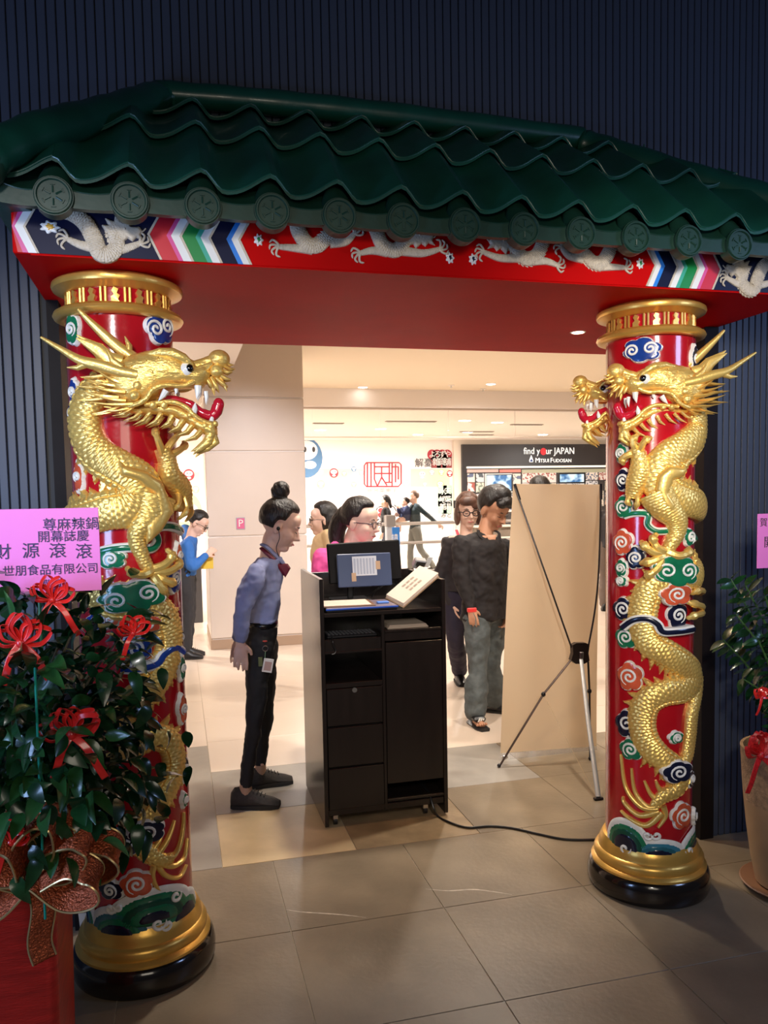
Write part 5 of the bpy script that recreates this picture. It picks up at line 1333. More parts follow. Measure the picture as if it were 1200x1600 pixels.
for k in range(900):   # inner mass
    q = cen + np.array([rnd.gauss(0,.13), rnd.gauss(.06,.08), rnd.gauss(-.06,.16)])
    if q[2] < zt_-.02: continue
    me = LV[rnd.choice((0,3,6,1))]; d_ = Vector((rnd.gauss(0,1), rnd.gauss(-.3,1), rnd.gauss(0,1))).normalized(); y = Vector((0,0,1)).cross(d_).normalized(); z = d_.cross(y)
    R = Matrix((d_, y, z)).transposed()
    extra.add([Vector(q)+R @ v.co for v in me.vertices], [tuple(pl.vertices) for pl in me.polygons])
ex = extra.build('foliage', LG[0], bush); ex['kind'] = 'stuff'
q = ony(57, 1150, 1.93); tag(MB().tube([(q[0]-.004, 1.95, zt_-.05), (q[0]+.004, 1.93, ony(60,1035,1.93)[2])], .003, 7).build('plant_stake', M('stake_green', (.01,.28,.2), .4), None), 'thin green plant stake standing up in the leafy bush', 'stake')
RB = M('ribbon_red', (.72, .022, .018), .2, 0, .2, 40, coat=.5)
def redbow(px, py, Y, s, lab, seed, tails=2, mat=RB):
    r = random.Random(seed); c = ony(px, py, Y)
    t = thing('red_bow', lab, 'bow', tuple(c), 'red bows tied in the foliage')
    k = MB().ell(c, (.010*s,.010*s,.012*s)).build('knot', mat, t)
    for i in range(6):
        a = math.pi*(.15+.7*i/5)+r.uniform(-.15,.15); sz = (.05+.014*r.random())*s
        d = np.array([math.cos(a), r.uniform(-.35,.1), math.sin(a)]); sd = np.array([-math.sin(a), 0, math.cos(a)])
        strip([c, c+d*sz*.6+sd*sz*.35, c+d*sz*1.1, c+d*sz*.6-sd*sz*.3, c], tuple(sd*.75+np.array([0,.6,.1])), 'ribbon_loop', t, mat, False, .006*s, False)
    for i in range(tails):
        dx = (-.03, .05, .01)[i]*s; L = (.09, .10, .07)[i]*s
        strip([c, c+np.array([dx*.6,-.01,-L*.3]), c+np.array([dx,-.01,-L*.7]), c+np.array([dx*1.3,-.005,-L])], (1,.1,0), 'ribbon_tail', t, mat, False, .008*s, False)
redbow(32, 1005, 1.98, 1.05, 'red ribbon bow upper left in the bush, long tail hanging down', 1)
redbow(112, 1148, 1.97, 1.1, 'red ribbon bow in the middle of the bush with two curled tails', 2)
redbow(82, 938, 2.1, .9, 'red ribbon bow at the top of the bush right under the pink card', 3)
redbow(16, 1318, 1.93, .8, 'small red ribbon bow low in the bush above the glitter bow', 4, 1)
redbow(208, 990, 2.16, .75, 'red ribbon bow on the outer sprig over the left dragon pillar', 5, 1)
# pink congratulation card
CY_ = 2.16; PKC = M('card_pink', (.84, .22, .62), .35, 0, .05, 3)
a = ony(-46, 797, CY_); b = ony(159, 922, CY_)
card = thing('pink_card', 'pink congratulation card with dark blue brush writing above the leafy bush', 'card', ((a[0]+b[0])/2, CY_, b[2]))
MB().bbox((a[0], CY_, b[2]), (b[0], CY_+.003, a[2]), .0008).build('sheet', PKC, card, False)
INK = M('ink_navy', (.03,.02,.10), .5)
for s_, px, py, h, sx in (('尊麻辣鍋', 111, 820, .034, 1.), ('開幕誌慶', 99, 839, .031, 1.), ('財', 4, 864, .042, 1.), ('源', 48, 862, .042, 1.), ('滾', 90, 862, .042, 1.), ('滾', 131, 863, .042, 1.), ('世朋食品有限公司', 80, 891, .0285, 1.), ('敬賀', 82, 913, .024, 1.)):
    q = ony(px, py, CY_-.002); text(s_, h, fwd_mat(q[0], CY_-.0012, q[2], 0, sx), INK, 'lettering', card, .0003, bold=.006)
q = ony(60, 925, CY_); MB().tube([(q[0], CY_+.008, zt_-.05), (q[0], CY_+.008, a[2]-.05)], .004, 8).build('stick', M('stick_green', (.02,.12,.04), .5), card)
# white bag behind the planter
bg = thing('white_bag', 'white paper bag with a dark striped disc behind the left pillar base', 'bag', (-.37, 2.98, 0))
bx0, bx1 = ony(112,1400,2.9)[0], ony(150,1400,2.9)[0]
MB().add([(bx0+.03,2.9,0),(bx1,2.9,0),(bx1,3.0,0),(bx0+.03,3.0,0),(bx0,2.88,.5),(bx1,2.88,.5),(bx1,3.02,.5),(bx0,3.02,.5)], [(3,2,1,0),(0,1,5,4),(1,2,6,5),(2,3,7,6),(3,0,4,7)]).build('bag_body', M('bag_white', (.75,.68,.6), .6), bg, False)
q = ony(133, 1392, 2.885); o = MB().prism(oval((q[0]-.01, q[2]), .055, .075), FW(2.884), 0, .003).build('striped_disc', M('disc_maroon', (.12,.02,.05), .6), bg, False)
for i in range(5): MB().tube([(q[0]-.062+.01*i*0, 2.879, q[2]-.05+.024*i), (q[0]-.01, 2.879, q[2]-.035+.024*i), (q[0]+.042, 2.879, q[2]-.045+.024*i)], .003, 5).build('white_stripe', WH, o)

# ------------------------------------------------------------------ right planter
TAN = M('pot_tan', (.42, .26, .13), .45, 0, .12, 5, .06, 40); TANR = M('pot_tan_rough', (.40, .25, .13), .8, 0, .3, 50, .5, 150)
cxr, cyr = 2.365, 2.62
p2 = thing('tan_planter', 'tall tapered tan ceramic planter on a saucer at the right edge', 'planter', (cxr, cyr, 0))
MB().lathe([(.12,.012),(.135,.02),(.155,.12),(.172,.25),(.183,.36)], (cxr, cyr, 0), 48).build('pot', TAN, p2)
MB().lathe([(.183,.359),(.190,.45),(.196,.56),(.198,.575),(.186,.575),(.17,.53)], (cxr, cyr, 0), 48).build('rough_band', TANR, p2)
MB().lathe([(.14,0),(.18,.006),(.195,.022),(.190,.025),(.13,.012)], (cxr, cyr, 0), 48).build('saucer', M('saucer_brown', (.25,.12,.06), .5), p2)
MB().lathe([(.01,.53),(.172,.53)], (cxr, cyr, 0), 24).build('soil', MATS['soil'], p2)
zz = thing('zz_plant', 'dark glossy upright leafy plant in the tan planter at the right edge', 'plant', (cxr, cyr, .53))
st2 = MB(); LZ = [leafmesh(.075, .02, LG[0], .1, .15), leafmesh(.065, .018, LG[1], .2, .3)]
for i, T_ in enumerate([ony(*t) for t in ((1142,905,2.75),(1165,915,2.6),(1195,930,2.55),(1150,960,2.7),(1130,1000,2.8),(1185,1000,2.6),(1215,950,2.6),(1160,1060,2.65),(1200,1080,2.55),(1240,1000,2.6))]):
    bs_ = np.array([cxr+rnd.uniform(-.1,.1), cyr+rnd.uniform(-.08,.08), .52]); P = cr([bs_, bs_*.5+T_*.5+np.array([.03,0,.06]), T_], 8)
    st2.tube(P, list(np.linspace(.009, .003, len(P))), 6)
    for j in range(3, len(P)):
        for s_ in (-1, 1):
            d = P[j]-P[j-1]; sd = np.cross(d, [0,1,0]); sd /= np.linalg.norm(sd)+1e-9
            placed('leaf', LZ[(i+j) % 2], zz, P[j], sd*s_*.8+d*8+np.array([0,rnd.uniform(-.4,.2),.1]), rnd.gauss(0,.5))
st2.build('stems', STG, zz)
redbow(1188, 1180, 2.42, 1.5, 'big red mesh bow on the rim of the tan planter', 8, 2, M('mesh_red', (.5,.012,.015), .4, 0, .4, 120))
redbow(1190, 1090, 2.45, .7, 'small red bow on a stem of the right hand plant', 9, 1)
cr_y = 2.75; a = ony(1184, 803, cr_y); b = ony(1232, 886, cr_y)
card2 = thing('pink_card', 'narrow pink greeting card with black writing at the right picture edge', 'card', ((a[0]+b[0])/2, cr_y, b[2]))
MB().bbox((a[0], cr_y, b[2]), (b[0], cr_y+.003, a[2]), .0008).build('sheet', PKC, card2, False)
q = ony(1193, 817, cr_y); text('賀', .038, fwd_mat(q[0], cr_y-.0012, q[2]), BLK, 'lettering', card2, .0003)
q = ony(1201, 848, cr_y); text('開', .05, fwd_mat(q[0], cr_y-.0012, q[2]), BLK, 'lettering', card2, .0003)
q = ony(1215, 886, cr_y); MB().tube([(q[0], cr_y+.008, .5), (q[0], cr_y+.008, a[2]-.04)], .004, 8).build('stick', MATS['stick_green'], card2)
# ------------------------------------------------------------------ people
SKIN = M('skin', (.80,.52,.41), .5, 0, .06, 12); SKIN2 = M('skin_tan', (.50,.25,.15), .5, 0, .06, 12); HAIR = M('hair_black', (.012,.009,.009), .42, 0, .4, 20, .5, 120, stretch=(1,1,.2))
HAIRB = M('hair_brown', (.10,.045,.03), .45, 0, .3, 20, .4, 120, stretch=(1,1,.2)); LIP = M('lips', (.45,.12,.11), .4); EYEW = M('eye_sclera', (.75,.72,.68), .3)
def v3(*a): return np.array(a, float)
def unit(v): v = np.array(v, float); return v/(np.linalg.norm(v)+1e-12)
def limb(mb, P, R, n=14):
    Q = cr([list(p)+[r] for p, r in zip(P, R)], 5)
    mb.tube([q[:3] for q in Q], [q[3] for q in Q], n)
    for p, r in zip(P, R): mb.ell(p, r*.99, None, n, 8)
def loftr(mb, C, A, Bv, rings):
    """torso: centres, half depth along A, half width along B"""
    n = 28; Q = cr([list(c)+list(r) for c, r in zip(C, rings)], 4); vs = []
    A = unit(A); Bv = unit(Bv)
    for q in Q:
        for i in range(n):
            t = 2*math.pi*i/n; c, s = math.cos(t), math.sin(t)
            vs.append(q[:3] + A*q[3]*math.copysign(abs(c)**.85, c) + Bv*q[4]*math.copysign(abs(s)**.85, s))
    m = len(Q); fs = [(j*n+i, j*n+(i+1)%n, (j+1)*n+(i+1)%n, (j+1)*n+i) for j in range(m-1) for i in range(n)]
    fs += [tuple(reversed(range(n))), tuple((m-1)*n+i for i in range(n))]
    mb.add(vs, fs)
def frame(f, up=(0,0,1)):
    f = unit(f); l = unit(np.cross(np.array(up, float), f)); u = np.cross(f, l); return f, l, u
def add_head(mb, c, f, up, s):
    f, l, u = frame(f, up); A = [f, l, u]; W = lambda x, y, z: c + s*(f*x + l*y + u*z)
    E_ = lambda p, r: mb.ell(W(*p), tuple(s*k for k in r), A, 24, 16)
    E_((-.012,0,.035), (.092,.073,.088)); E_((.022,0,-.025), (.068,.060,.082)); E_((.008,0,-.055), (.058,.053,.046)); E_((.056,0,-.090), (.028,.028,.022))
    E_((.060,0,.045), (.030,.052,.040)); E_((.074,0,.020), (.018,.046,.010))
    for y in (-1, 1):
        E_((.058,y*.032,-.028), (.026,.024,.026)); E_((-.008,y*.074,-.012), (.020,.009,.032)); E_((.096,y*.010,-.030), (.009,.008,.007))
    mb.tube([W(.084,0,.010), W(.098,0,-.010), W(.110,0,-.028), W(.092,0,-.038)], [s*.009,s*.009,s*.012,s*.006], 10)
    E_((.084,0,-.056), (.012,.022,.006)); E_((.082,0,-.067), (.012,.018,.006))
    return f, l, u, W, A
def face_bits(par, c, f, up, s, down=True, glasses=None, skin=SKIN, lips=LIP):
    f, l, u = frame(f, up); A = [f, l, u]; W = lambda x, y, z: c + s*(f*x + l*y + u*z)
    for y in (-1, 1):
        if not down:
            e = MB().ell(W(.078,y*.031,.002), (s*.010,s*.016,s*.0075), A).build('eye', EYEW, par); MB().ell(W(.0835,y*.030,.001), (s*.006,s*.0068,s*.0068), A).build('iris', GLASSY, e)
        MB().tube([W(.083,y*.017,.000 if down else .006), W(.0885,y*.030,-.002 if down else .010), W(.080,y*.046,.001 if down else .006)], [s*.0015,s*.0026,s*.0012], 6).build('eyelash', HAIR, par)
        MB().tube([W(.088,y*.014,.022), W(.090,y*.030,.029), W(.080,y*.048,.024)], [s*.002,s*.0034,s*.001], 6).build('eyebrow', HAIR, par)
    MB().tube([W(.089,-.020,-.0615), W(.0965,0,-.060), W(.089,.020,-.0615)], [s*.0025,s*.0045,s*.0025], 8).build('mouth', lips, par)
    if glasses:
        g = MB()
        for y in (-1, 1):
            g.tube([W(.098-.012*(abs(math.cos(t)*.02+.033)-.013)*10*.1, y*.033+.023*math.cos(t), .000+.019*math.sin(t)) for t in np.linspace(0, 2*math.pi, 21)], s*glasses[1], 6)
            g.tube([W(.094,y*.056,.006), W(.05,y*.074,.006), W(-.005,y*.080,.000)], s*glasses[1], 6)
        g.tube([W(.099,-.010,.004), W(.102,0,.007), W(.099,.010,.004)], s*glasses[1], 6)
        g.build('glasses', glasses[0], par)
def hair_cap(mb, c, f, up, s, vol=1., low=-.62, fr=.26, hl=.66):
    f, l, u = frame(f, up)
    def fn(d):
        k = 1.
        face = min(1, max(0, (d[0]-fr-.25*max(0, d[2]))/.24)) * min(1, max(0, (hl-d[2])/.22))
        nape = min(1, max(0, (low-d[2])/.2))
        side = min(1, max(0, (d[0]+.12)/.2)) * min(1, max(0, (-.02-d[2])/.2))
        w_ = 1 + .012*math.sin(9*math.atan2(d[1], d[2])+3*d[0])
        return vol*w_*(1 - .30*max(face, nape, side))
    mb.ell(c + s*(f*-.014 + u*.040), (s*.104, s*.085, s*.101), [f, l, u], 40, 28, fn)
def add_hand(mb, w, d, n, side, s=1., curl=.5, vary=0):
    """w wrist, d toward the fingertips, n palm normal (fingers curl that way), side = thumb side"""
    d = unit(d); n = unit(n-d*np.dot(n, d)); sd = unit(np.cross(d, n)); sd = sd if np.dot(sd, side) > 0 else -sd
    mb.ell(w+d*.048*s, (.050*s,.036*s,.015*s), [d, sd, n], 16, 10); mb.tube([w-d*.02*s, w+d*.02*s], [.024*s,.026*s], 12, .75, up=n)
    for i, (o, L) in enumerate(((.026,.072),(.009,.080),(-.009,.075),(-.026,.058))):
        b = w + d*.080*s + sd*o*1.12*s; c1 = curl*(.8+.15*i)
        p1 = b + (d*math.cos(c1*.4)+n*math.sin(c1*.4)+sd*o*5)*L*.42*s; p2 = p1 + (d*math.cos(c1*1.1)+n*math.sin(c1*1.1))*L*.33*s; p3 = p2 + (d*math.cos(c1*1.8)+n*math.sin(c1*1.8))*L*.27*s
        mb.tube([b-d*.02*s, b, p1, p2, p3, p3+(p3-p2)*.08], [.0085*s,.0088*s,.0080*s,.0074*s,.0064*s,.003*s], 10)
    b = w + d*.022*s + sd*.026*s; p1 = b + unit(d*.8+sd*.8+n*.35)*.034*s; p2 = p1 + unit(d+sd*.35+n*.45)*.028*s
    mb.tube([b-sd*.012*s, b, p1, p2, p2+(p2-p1)*.1], [.013*s,.013*s,.0105*s,.0088*s,.004*s], 10)

SOLE = M('shoe_sole', (.022,.019,.017), .7)
def person(label, loc, yaw, H=1.62, J=None, head_f=None, head_up=(0,0,1), top=None, low=None, shoe=None, skin=SKIN, hair=HAIR, hair_fn=None, group=None,
           vox=.008, shirt_len=.86, slim=1., glasses=None, down=True, hands=None, hs=1., legr=1., arm_r=1., skirt=False, head_c=None, fold=.022, sandal=None, hairvol=1., face=True, topvol=1.):
    k = H/1.62; loc = v3(*loc); a = v3(math.cos(yaw), math.sin(yaw), 0); b = v3(-math.sin(yaw), math.cos(yaw), 0)
    L = dict(pelvis=(0,0,.90), waist=(0,0,1.01), chest=(.01,0,1.17), upper=(0,0,1.29), neck=(0,0,1.365), head=(.02,0,1.495),
             shR=(0,-.165,1.315), shL=(0,.165,1.315), elR=(-.03,-.215,1.06), elL=(-.03,.215,1.06), wrR=(.04,-.225,.84), wrL=(.04,.225,.84),
             hiR=(0,-.085,.86), hiL=(0,.085,.86), knR=(.02,-.09,.47), knL=(.02,.09,.47), anR=(-.02,-.09,.085), anL=(-.02,.09,.085))
    P = {n_: loc + (a*p[0] + b*p[1])*k + v3(0,0,p[2]*k) for n_, p in L.items()}
    for n_, p in (J or {}).items(): P[n_] = v3(*p)
    t = thing('person', label, 'person', tuple(loc), group)
    hf = unit(head_f if head_f is not None else a); hup = head_up
    bod = MB(); s = slim
    hw = unit(P['shL']-P['shR'])
    loftr(bod, [P['pelvis']-v3(0,0,.05), P['pelvis'], P['waist'], P['chest'], P['upper'], P['neck']], a, b, [(.075*s,.10*s),(.088*s,.145*s),(.078*s,.115*s),(.088*s,.13*s),(.075*s,.125*s),(.045,.06)])
    limb(bod, [P['neck']-v3(0,0,.03), P['neck']*.5+P['head']*.5-hf*.015, P['head']-hf*.012-v3(0,0,.02)], [.056*k,.050*k,.048*k])
    for S_ in 'RL':
        limb(bod, [P['sh'+S_], P['el'+S_], P['wr'+S_]], [.036*arm_r,.030*arm_r,.023*arm_r])
        limb(bod, [P['hi'+S_], P['kn'+S_], P['an'+S_]], [.058*legr,.036*legr,.025*legr])
        ft = unit((J or {}).get('ft'+S_, a)); bod.tube([P['an'+S_]-v3(0,0,.03)-ft*.03, P['an'+S_]+ft*.06-v3(0,0,.045), P['an'+S_]+ft*.13-v3(0,0,.058)], [.034,.034,.022], 10)
        h = (hands or {}).get(S_); d = unit(P['wr'+S_]-P['el'+S_])
        if h: add_hand(bod, P['wr'+S_], h[0], h[1], h[2], h[3] if len(h) > 3 else k, h[4] if len(h) > 4 else .5)
        else: add_hand(bod, P['wr'+S_], d, -b if S_ == 'L' else b, a, k, .6)
    add_head(bod, P['head'], hf, hup, hs*k)
    bo = mods(bod.build('body', skin, t), vox*.8, 2)
    if face: face_bits(bo, P['head'], hf, hup, hs*k, down, glasses)
    hm_ = MB(); hair_cap(hm_, P['head'], hf, hup, hs*k, hairvol)
    if hair_fn: hair_fn(hm_, P['head'], hf, hup, hs*k)
    mods(hm_.build('hair', hair, t), vox*.75, 2, .004, .03)
    # trousers
    if low:
        m = MB(); loftr(m, [P['pelvis']-v3(0,0,.08), P['pelvis'], P['waist']+v3(0,0,-.02)], a, b, [(.085*s,.12*s),(.105*s,.162*s),(.092*s,.132*s)])
        for S_ in 'RL':
            q = P['an'+S_]+v3(0,0,low[1])
            limb(m, [P['hi'+S_], P['hi'+S_]*.5+P['kn'+S_]*.5, P['kn'+S_], P['kn'+S_]*.5+q*.5, q], [low[2]*x for x in (.092,.080,.060,.052*low[3],.045*low[3])])
        mods(m.build('trousers', low[0], t), vox, 3, fold, .09)
    m = MB(); q = P['waist']*(1-.0)+v3(0,0,0); bot = P['pelvis']+v3(0,0,(shirt_len-.90)*k); ts = topvol*s
    loftr(m, [bot, P['waist'], P['chest'], P['upper'], P['neck']-v3(0,0,.02)], a, b, [(.112*ts,.165*ts),(.108*ts,.145*ts),(.115*ts,.155*ts),(.098*ts,.148*ts),(.062,.085)])
    for S_ in 'RL':
        w_ = P['wr'+S_]*.9+P['el'+S_]*.1
        limb(m, [P['sh'+S_], P['sh'+S_]*.5+P['el'+S_]*.5, P['el'+S_], P['el'+S_]*.5+w_*.5, w_], [x*arm_r*topvol for x in (.060,.055,.050,.044,.036)])
        limb(m, [P['neck']-v3(0,0,.035), P['sh'+S_]], [.055*s,.056*s])
    mods(m.build('top', top, t), vox, 3, fold*1.3, .10)
    for S_ in 'RL':
        fh = .34 if sandal == S_ else 1.
        ft = unit((J or {}).get('ft'+S_, a)); an = P['an'+S_]; z0 = an[2]-.085*k
        sh_ = MB(); cc = v3(an[0], an[1], z0); fl_ = unit(v3(ft[0], ft[1], 0)); ln_ = np.cross([0,0,1], fl_)
        vs = []; st = [(-.078,.024,.080),(-.06,.038,.105),(-.01,.042,.112),(.04,.042,.090),(.09,.046,.066),(.14,.044,.052),(.178,.028,.036)]
        n = 14
        for (x_, w_, h_) in st:
            h_ = h_*fh if fh == 1 else .026; w_ *= 1 if fh == 1 else 1.12
            for i in range(n):
                tt = 2*math.pi*i/n; zz_ = max(-1, min(1, math.sin(tt)))
                vs.append(cc + fl_*x_ + ln_*w_*math.cos(tt)*(1 if zz_ < .2 else .85) + v3(0,0,h_/2 + h_/2*zz_ if zz_ > 0 else h_/2*(1+max(-1,zz_*1.6))) + v3(0,0,ft[2]*x_))
        fs = [(j*n+i, j*n+(i+1)%n, (j+1)*n+(i+1)%n, (j+1)*n+i) for j in range(len(st)-1) for i in range(n)] + [tuple(reversed(range(n))), tuple((len(st)-1)*n+i for i in range(n))]
        o = sh_.add(vs, fs).build('sandal' if sandal == S_ else 'shoe', shoe or BLACK, t)
        if fh == 1:
            so = MB(); q_ = [cc + fl_*x_ + ln_*sg_*(w_+.004) for sg_, L_ in ((1, st), (-1, st[::-1])) for (x_, w_, h_) in L_]
            nn_ = len(q_); so.add([tuple(v_+v3(0,0,.001)) for v_ in q_]+[tuple(v_+v3(0,0,.020)) for v_ in q_], [tuple(range(nn_)), tuple(reversed(range(nn_, 2*nn_)))]+[((i+1)%nn_, i, nn_+i, nn_+(i+1)%nn_) for i in range(nn_)]).build('sole', SOLE, o)
            lc = MB()
            for i_ in range(4): lc.tube([cc+fl_*(.045+.018*i_)+ln_*.022*sg_+v3(0,0,.088-.008*i_) for sg_ in (-1,1)], .003, 5)
            lc.build('laces', SOLE, o)
    return t, P, a, b
Pz = lambda px, py, Y: ony(px, py, Y)

# 1 staff woman in profile
SH1 = M('shirt_blue', (.24,.27,.46), .75, 0, .08, 12); TB = M('trouser_black', (.010,.009,.010), .8); SHB = M('shoe_charcoal', (.035,.028,.024), .7, 0, .2, 60, .3, 200)
def bun(m, c, f, up, s):
    f, l, u = frame(f, up); q = c + s*(-f*.062 + u*.158)
    m.ell(q, (s*.045,s*.043,s*.050), [f,l,u], 16, 12, lambda d: 1+.07*math.sin(9*d[2]+5*math.atan2(d[1],d[0])))
    m.tube([c+s*(-f*.045+u*.10), q], [s*.03,s*.022], 10)
ys = 4.27
J1 = dict(pelvis=Pz(408,992,ys), waist=Pz(409,966,ys), chest=Pz(412,920,ys), upper=Pz(414,888,ys), neck=Pz(421,866,ys), head=Pz(437,822,ys),
          shR=Pz(401,896,ys-.15), shL=Pz(416,893,ys+.15), elR=Pz(381,948,ys-.20), elL=Pz(384,952,ys+.2), wrR=Pz(376,1004,ys-.17), wrL=Pz(372,1000,ys+.2),
          hiR=Pz(406,1004,ys-.08), hiL=Pz(412,1002,ys+.08), knR=Pz(399,1112,ys-.12), knL=Pz(414,1108,ys+.10), anR=Pz(384,1232,ys-.145), anL=Pz(407,1203,ys+.135), ftR=(1,-.30,0), ftL=(1,.05,0))
J1['anR'][2] = .085; J1['anL'][2] = .085
t1, P1, a1, b1 = person('woman in a light blue shirt and black trousers with a hair bun, facing the desk', (J1['pelvis'][0]-.02, ys, 0), 0., 1.60, J1, (.93,-.12,-.42), (.38,0,1), SH1, (TB, .03, .82, .88), SHB,
    hair_fn=bun, vox=.0065, slim=.80, shirt_len=.988, hands={'R': ((-.02,-.05,-1), (0,1,0), (1,0,0), 1.0, .45), 'L': ((-.1,0,-1), (0,-1,0), (1,0,0), 1.0, .6)}, arm_r=.95, fold=.030, hs=1.12, legr=.85, topvol=1.02)
def band(P, r1, r2, z0, z1, name, mat, par, a=None, b=None, th=.004, n=36):
    mb = MB(); vs = []
    for z in (z0, z1):
        for i in range(n):
            t = 2*math.pi*i/n; vs.append(P + (a if a is not None else v3(1,0,0))*r1*math.cos(t) + (b if b is not None else v3(0,1,0))*r2*math.sin(t) + v3(0,0,z))
    fs = [(i, (i+1)%n, n+(i+1)%n, n+i) for i in range(n)]
    o = mb.add(vs, fs).build(name, mat, par); s_ = o.modifiers.new('t', 'SOLIDIFY'); s_.thickness = th; return o
bl = band(P1['waist'], .086, .118, -.045, -.012, 'belt', M('belt_black', (.008,.008,.009), .25), t1)
BUR = M('burgundy', (.16,.008,.03), .6)
nk = P1['neck']; 
MB().tube(cr([nk+v3(-.045,-.03,.035), nk+v3(-.03,-.062,.02), nk+v3(.01,-.072,-.02), nk+v3(.05,-.055,-.07), nk+v3(.072,-.03,-.105)], 5), [.013]*5+[.014]*6+[.016]*5+[.02]*4+[.014], 8, .6).build('neck_trim', BUR, t1)
MB().pillow([(.035,-.045),(.09,-.05),(.105,-.075),(.075,-.125),(.05,-.085)], lambda u, v, h: nk+v3(u, -.055-h, v), .012, .012, .008, 0, two=True).build('neck_bow', BUR, t1)
MB().tube(cr([nk+v3(-.04,-.025,.055), nk+v3(-.02,-.058,.045), nk+v3(.02,-.06,.005), nk+v3(.058,-.05,-.035), nk+v3(.075,-.03,-.06)], 5), [.016]*14+[.018]*6+[.006], 8, .5).build('collar', SH1, t1)
f1, l1, u1 = frame((.93,-.12,-.42), (.38,0,1)); er = P1['head'] + 1.12*(-f1*.002 - l1*.084 - u1*.014)
MB().ell(er, (.010,.008,.011)).tube(cr([er, er+v3(.004,-.004,-.05), nk+v3(.03,-.066,.03), nk+v3(.06,-.06,-.05)], 5), .0022, 5).build('earphone', BLACK, t1)
# badge on a key ring
q = Pz(414, 1002, ys-.175)
MB().lathe([(.001,-.002),(.012,-.002),(.012,.002),(.001,.002)], tuple(q), 16).build('reel', M('reel_red', (.4,.05,.04), .4), t1)
MB().tube([q+v3(.0+.014*math.sin(t), -.008, -.036+.014*math.cos(t)) for t in np.linspace(0, 6.28, 20)], .0025, 5).build('key_ring', STEEL, t1)
MB().tube([q+v3(0,-.008,-.05), q+v3(-.004,-.008,-.09), q+v3(.008,-.008,-.105)], .002, 5).build('lanyard', M('lanyard_green', (.2,.35,.2), .5), t1)
mt = Matrix.Translation(Vector(q+v3(.010,-.014,-.125))) @ Matrix.Rotation(math.radians(12), 4, 'Y')
MB().bbox((-.026,-.002,-.036), (.026,.002,.036), .0015, mt).build('badge', M('badge_white', (.8,.76,.72), .4), t1, False)
MB().box((-.018,-.003,-.026), (.018,-.002,.02), mt).build('badge_print', M('badge_print', (.5,.32,.28), .5), t1, False)
MB().bbox((-.018,-.004,-.03), (.004,.004,.018), .002, Matrix.Translation(Vector(q+v3(-.02,-.008,-.098)))).build('key_fob', M('fob_olive', (.14,.16,.06), .5), t1, False)
# ring of sock at the ankles
for S_ in 'RL': MB().tube([P1['an'+S_]+v3(.0,0,-.015), P1['an'+S_]+v3(0,0,.04)], [.034,.031], 14).build('ankle_sock', M('sock_beige', (.5,.30,.20), .7), t1)

# 2 woman in the pink hoodie behind the desk
PNKH = M('hoodie_pink', (.86,.10,.38), .8, 0, .06, 10)
def pony(m, c, f, up, s):
    f, l, u = frame(f, up)
    limb(m, [c+s*(-f*.09+u*.03), c+s*(-f*.125-u*.03), c+s*(-f*.130-u*.10), c+s*(-f*.10-u*.17)], [s*.05, s*.05, s*.045, s*.03])
y2 = 4.72; h2 = Pz(563, 816, y2)
t2, P2, a2, b2 = person('woman with glasses and dark ponytail in a bright pink hoodie behind the desk', (h2[0]-.06, y2+.04, 0), math.radians(-38), 1.60, dict(head=h2, neck=Pz(548,860,y2), upper=Pz(546,880,y2+.02), chest=Pz(546,915,y2+.03), waist=Pz(548,960,y2+.04),
    shR=Pz(506,874,y2-.02), shL=Pz(590,882,y2+.06), elR=Pz(498,925,y2-.08), elL=Pz(612,930,y2-.05), wrR=(.80,4.50,1.09), wrL=(1.12,4.50,1.09)),
    (.78,-.60,-.16), (0,0,1), PNKH, (TB, .03, 1., 1.), None, hair_fn=pony, vox=.008, glasses=(M('frame_dark', (.06,.04,.05), .3), .0022), down=False, hs=1.16, slim=1.08, fold=.026, topvol=1.22)
nk = P2['neck']
MB().tube(cr([nk+v3(-.02,.07,.02), nk+v3(-.09,.03,.025), nk+v3(-.08,-.06,.0), nk+v3(0,-.10,-.03), nk+v3(.09,-.06,-.02), nk+v3(.09,.03,.01)], 5), [.02]*5+[.034]*6+[.03]*5+[.03]*5+[.022]*5, 10).build('hood', PNKH, t2)
MB().pillow([(-.02,-.01),(.05,-.01),(.02,-.09)], lambda u, v, h: nk+v3(u+.02, -.088-h, v-.01), .01, .02, .01, 0, two=True).build('yellow_collar', M('collar_yellow', (.75,.45,.12), .6), t2)

# 3 man in black pullover and jeans
JEAN = M('jeans_grey_blue', (.085,.10,.105), .85, 0, .25, 18, .2, 150); PBK = M('pullover_black', (.012,.009,.010), .85); SLD = M('sandal_black', (.012,.012,.014), .4)

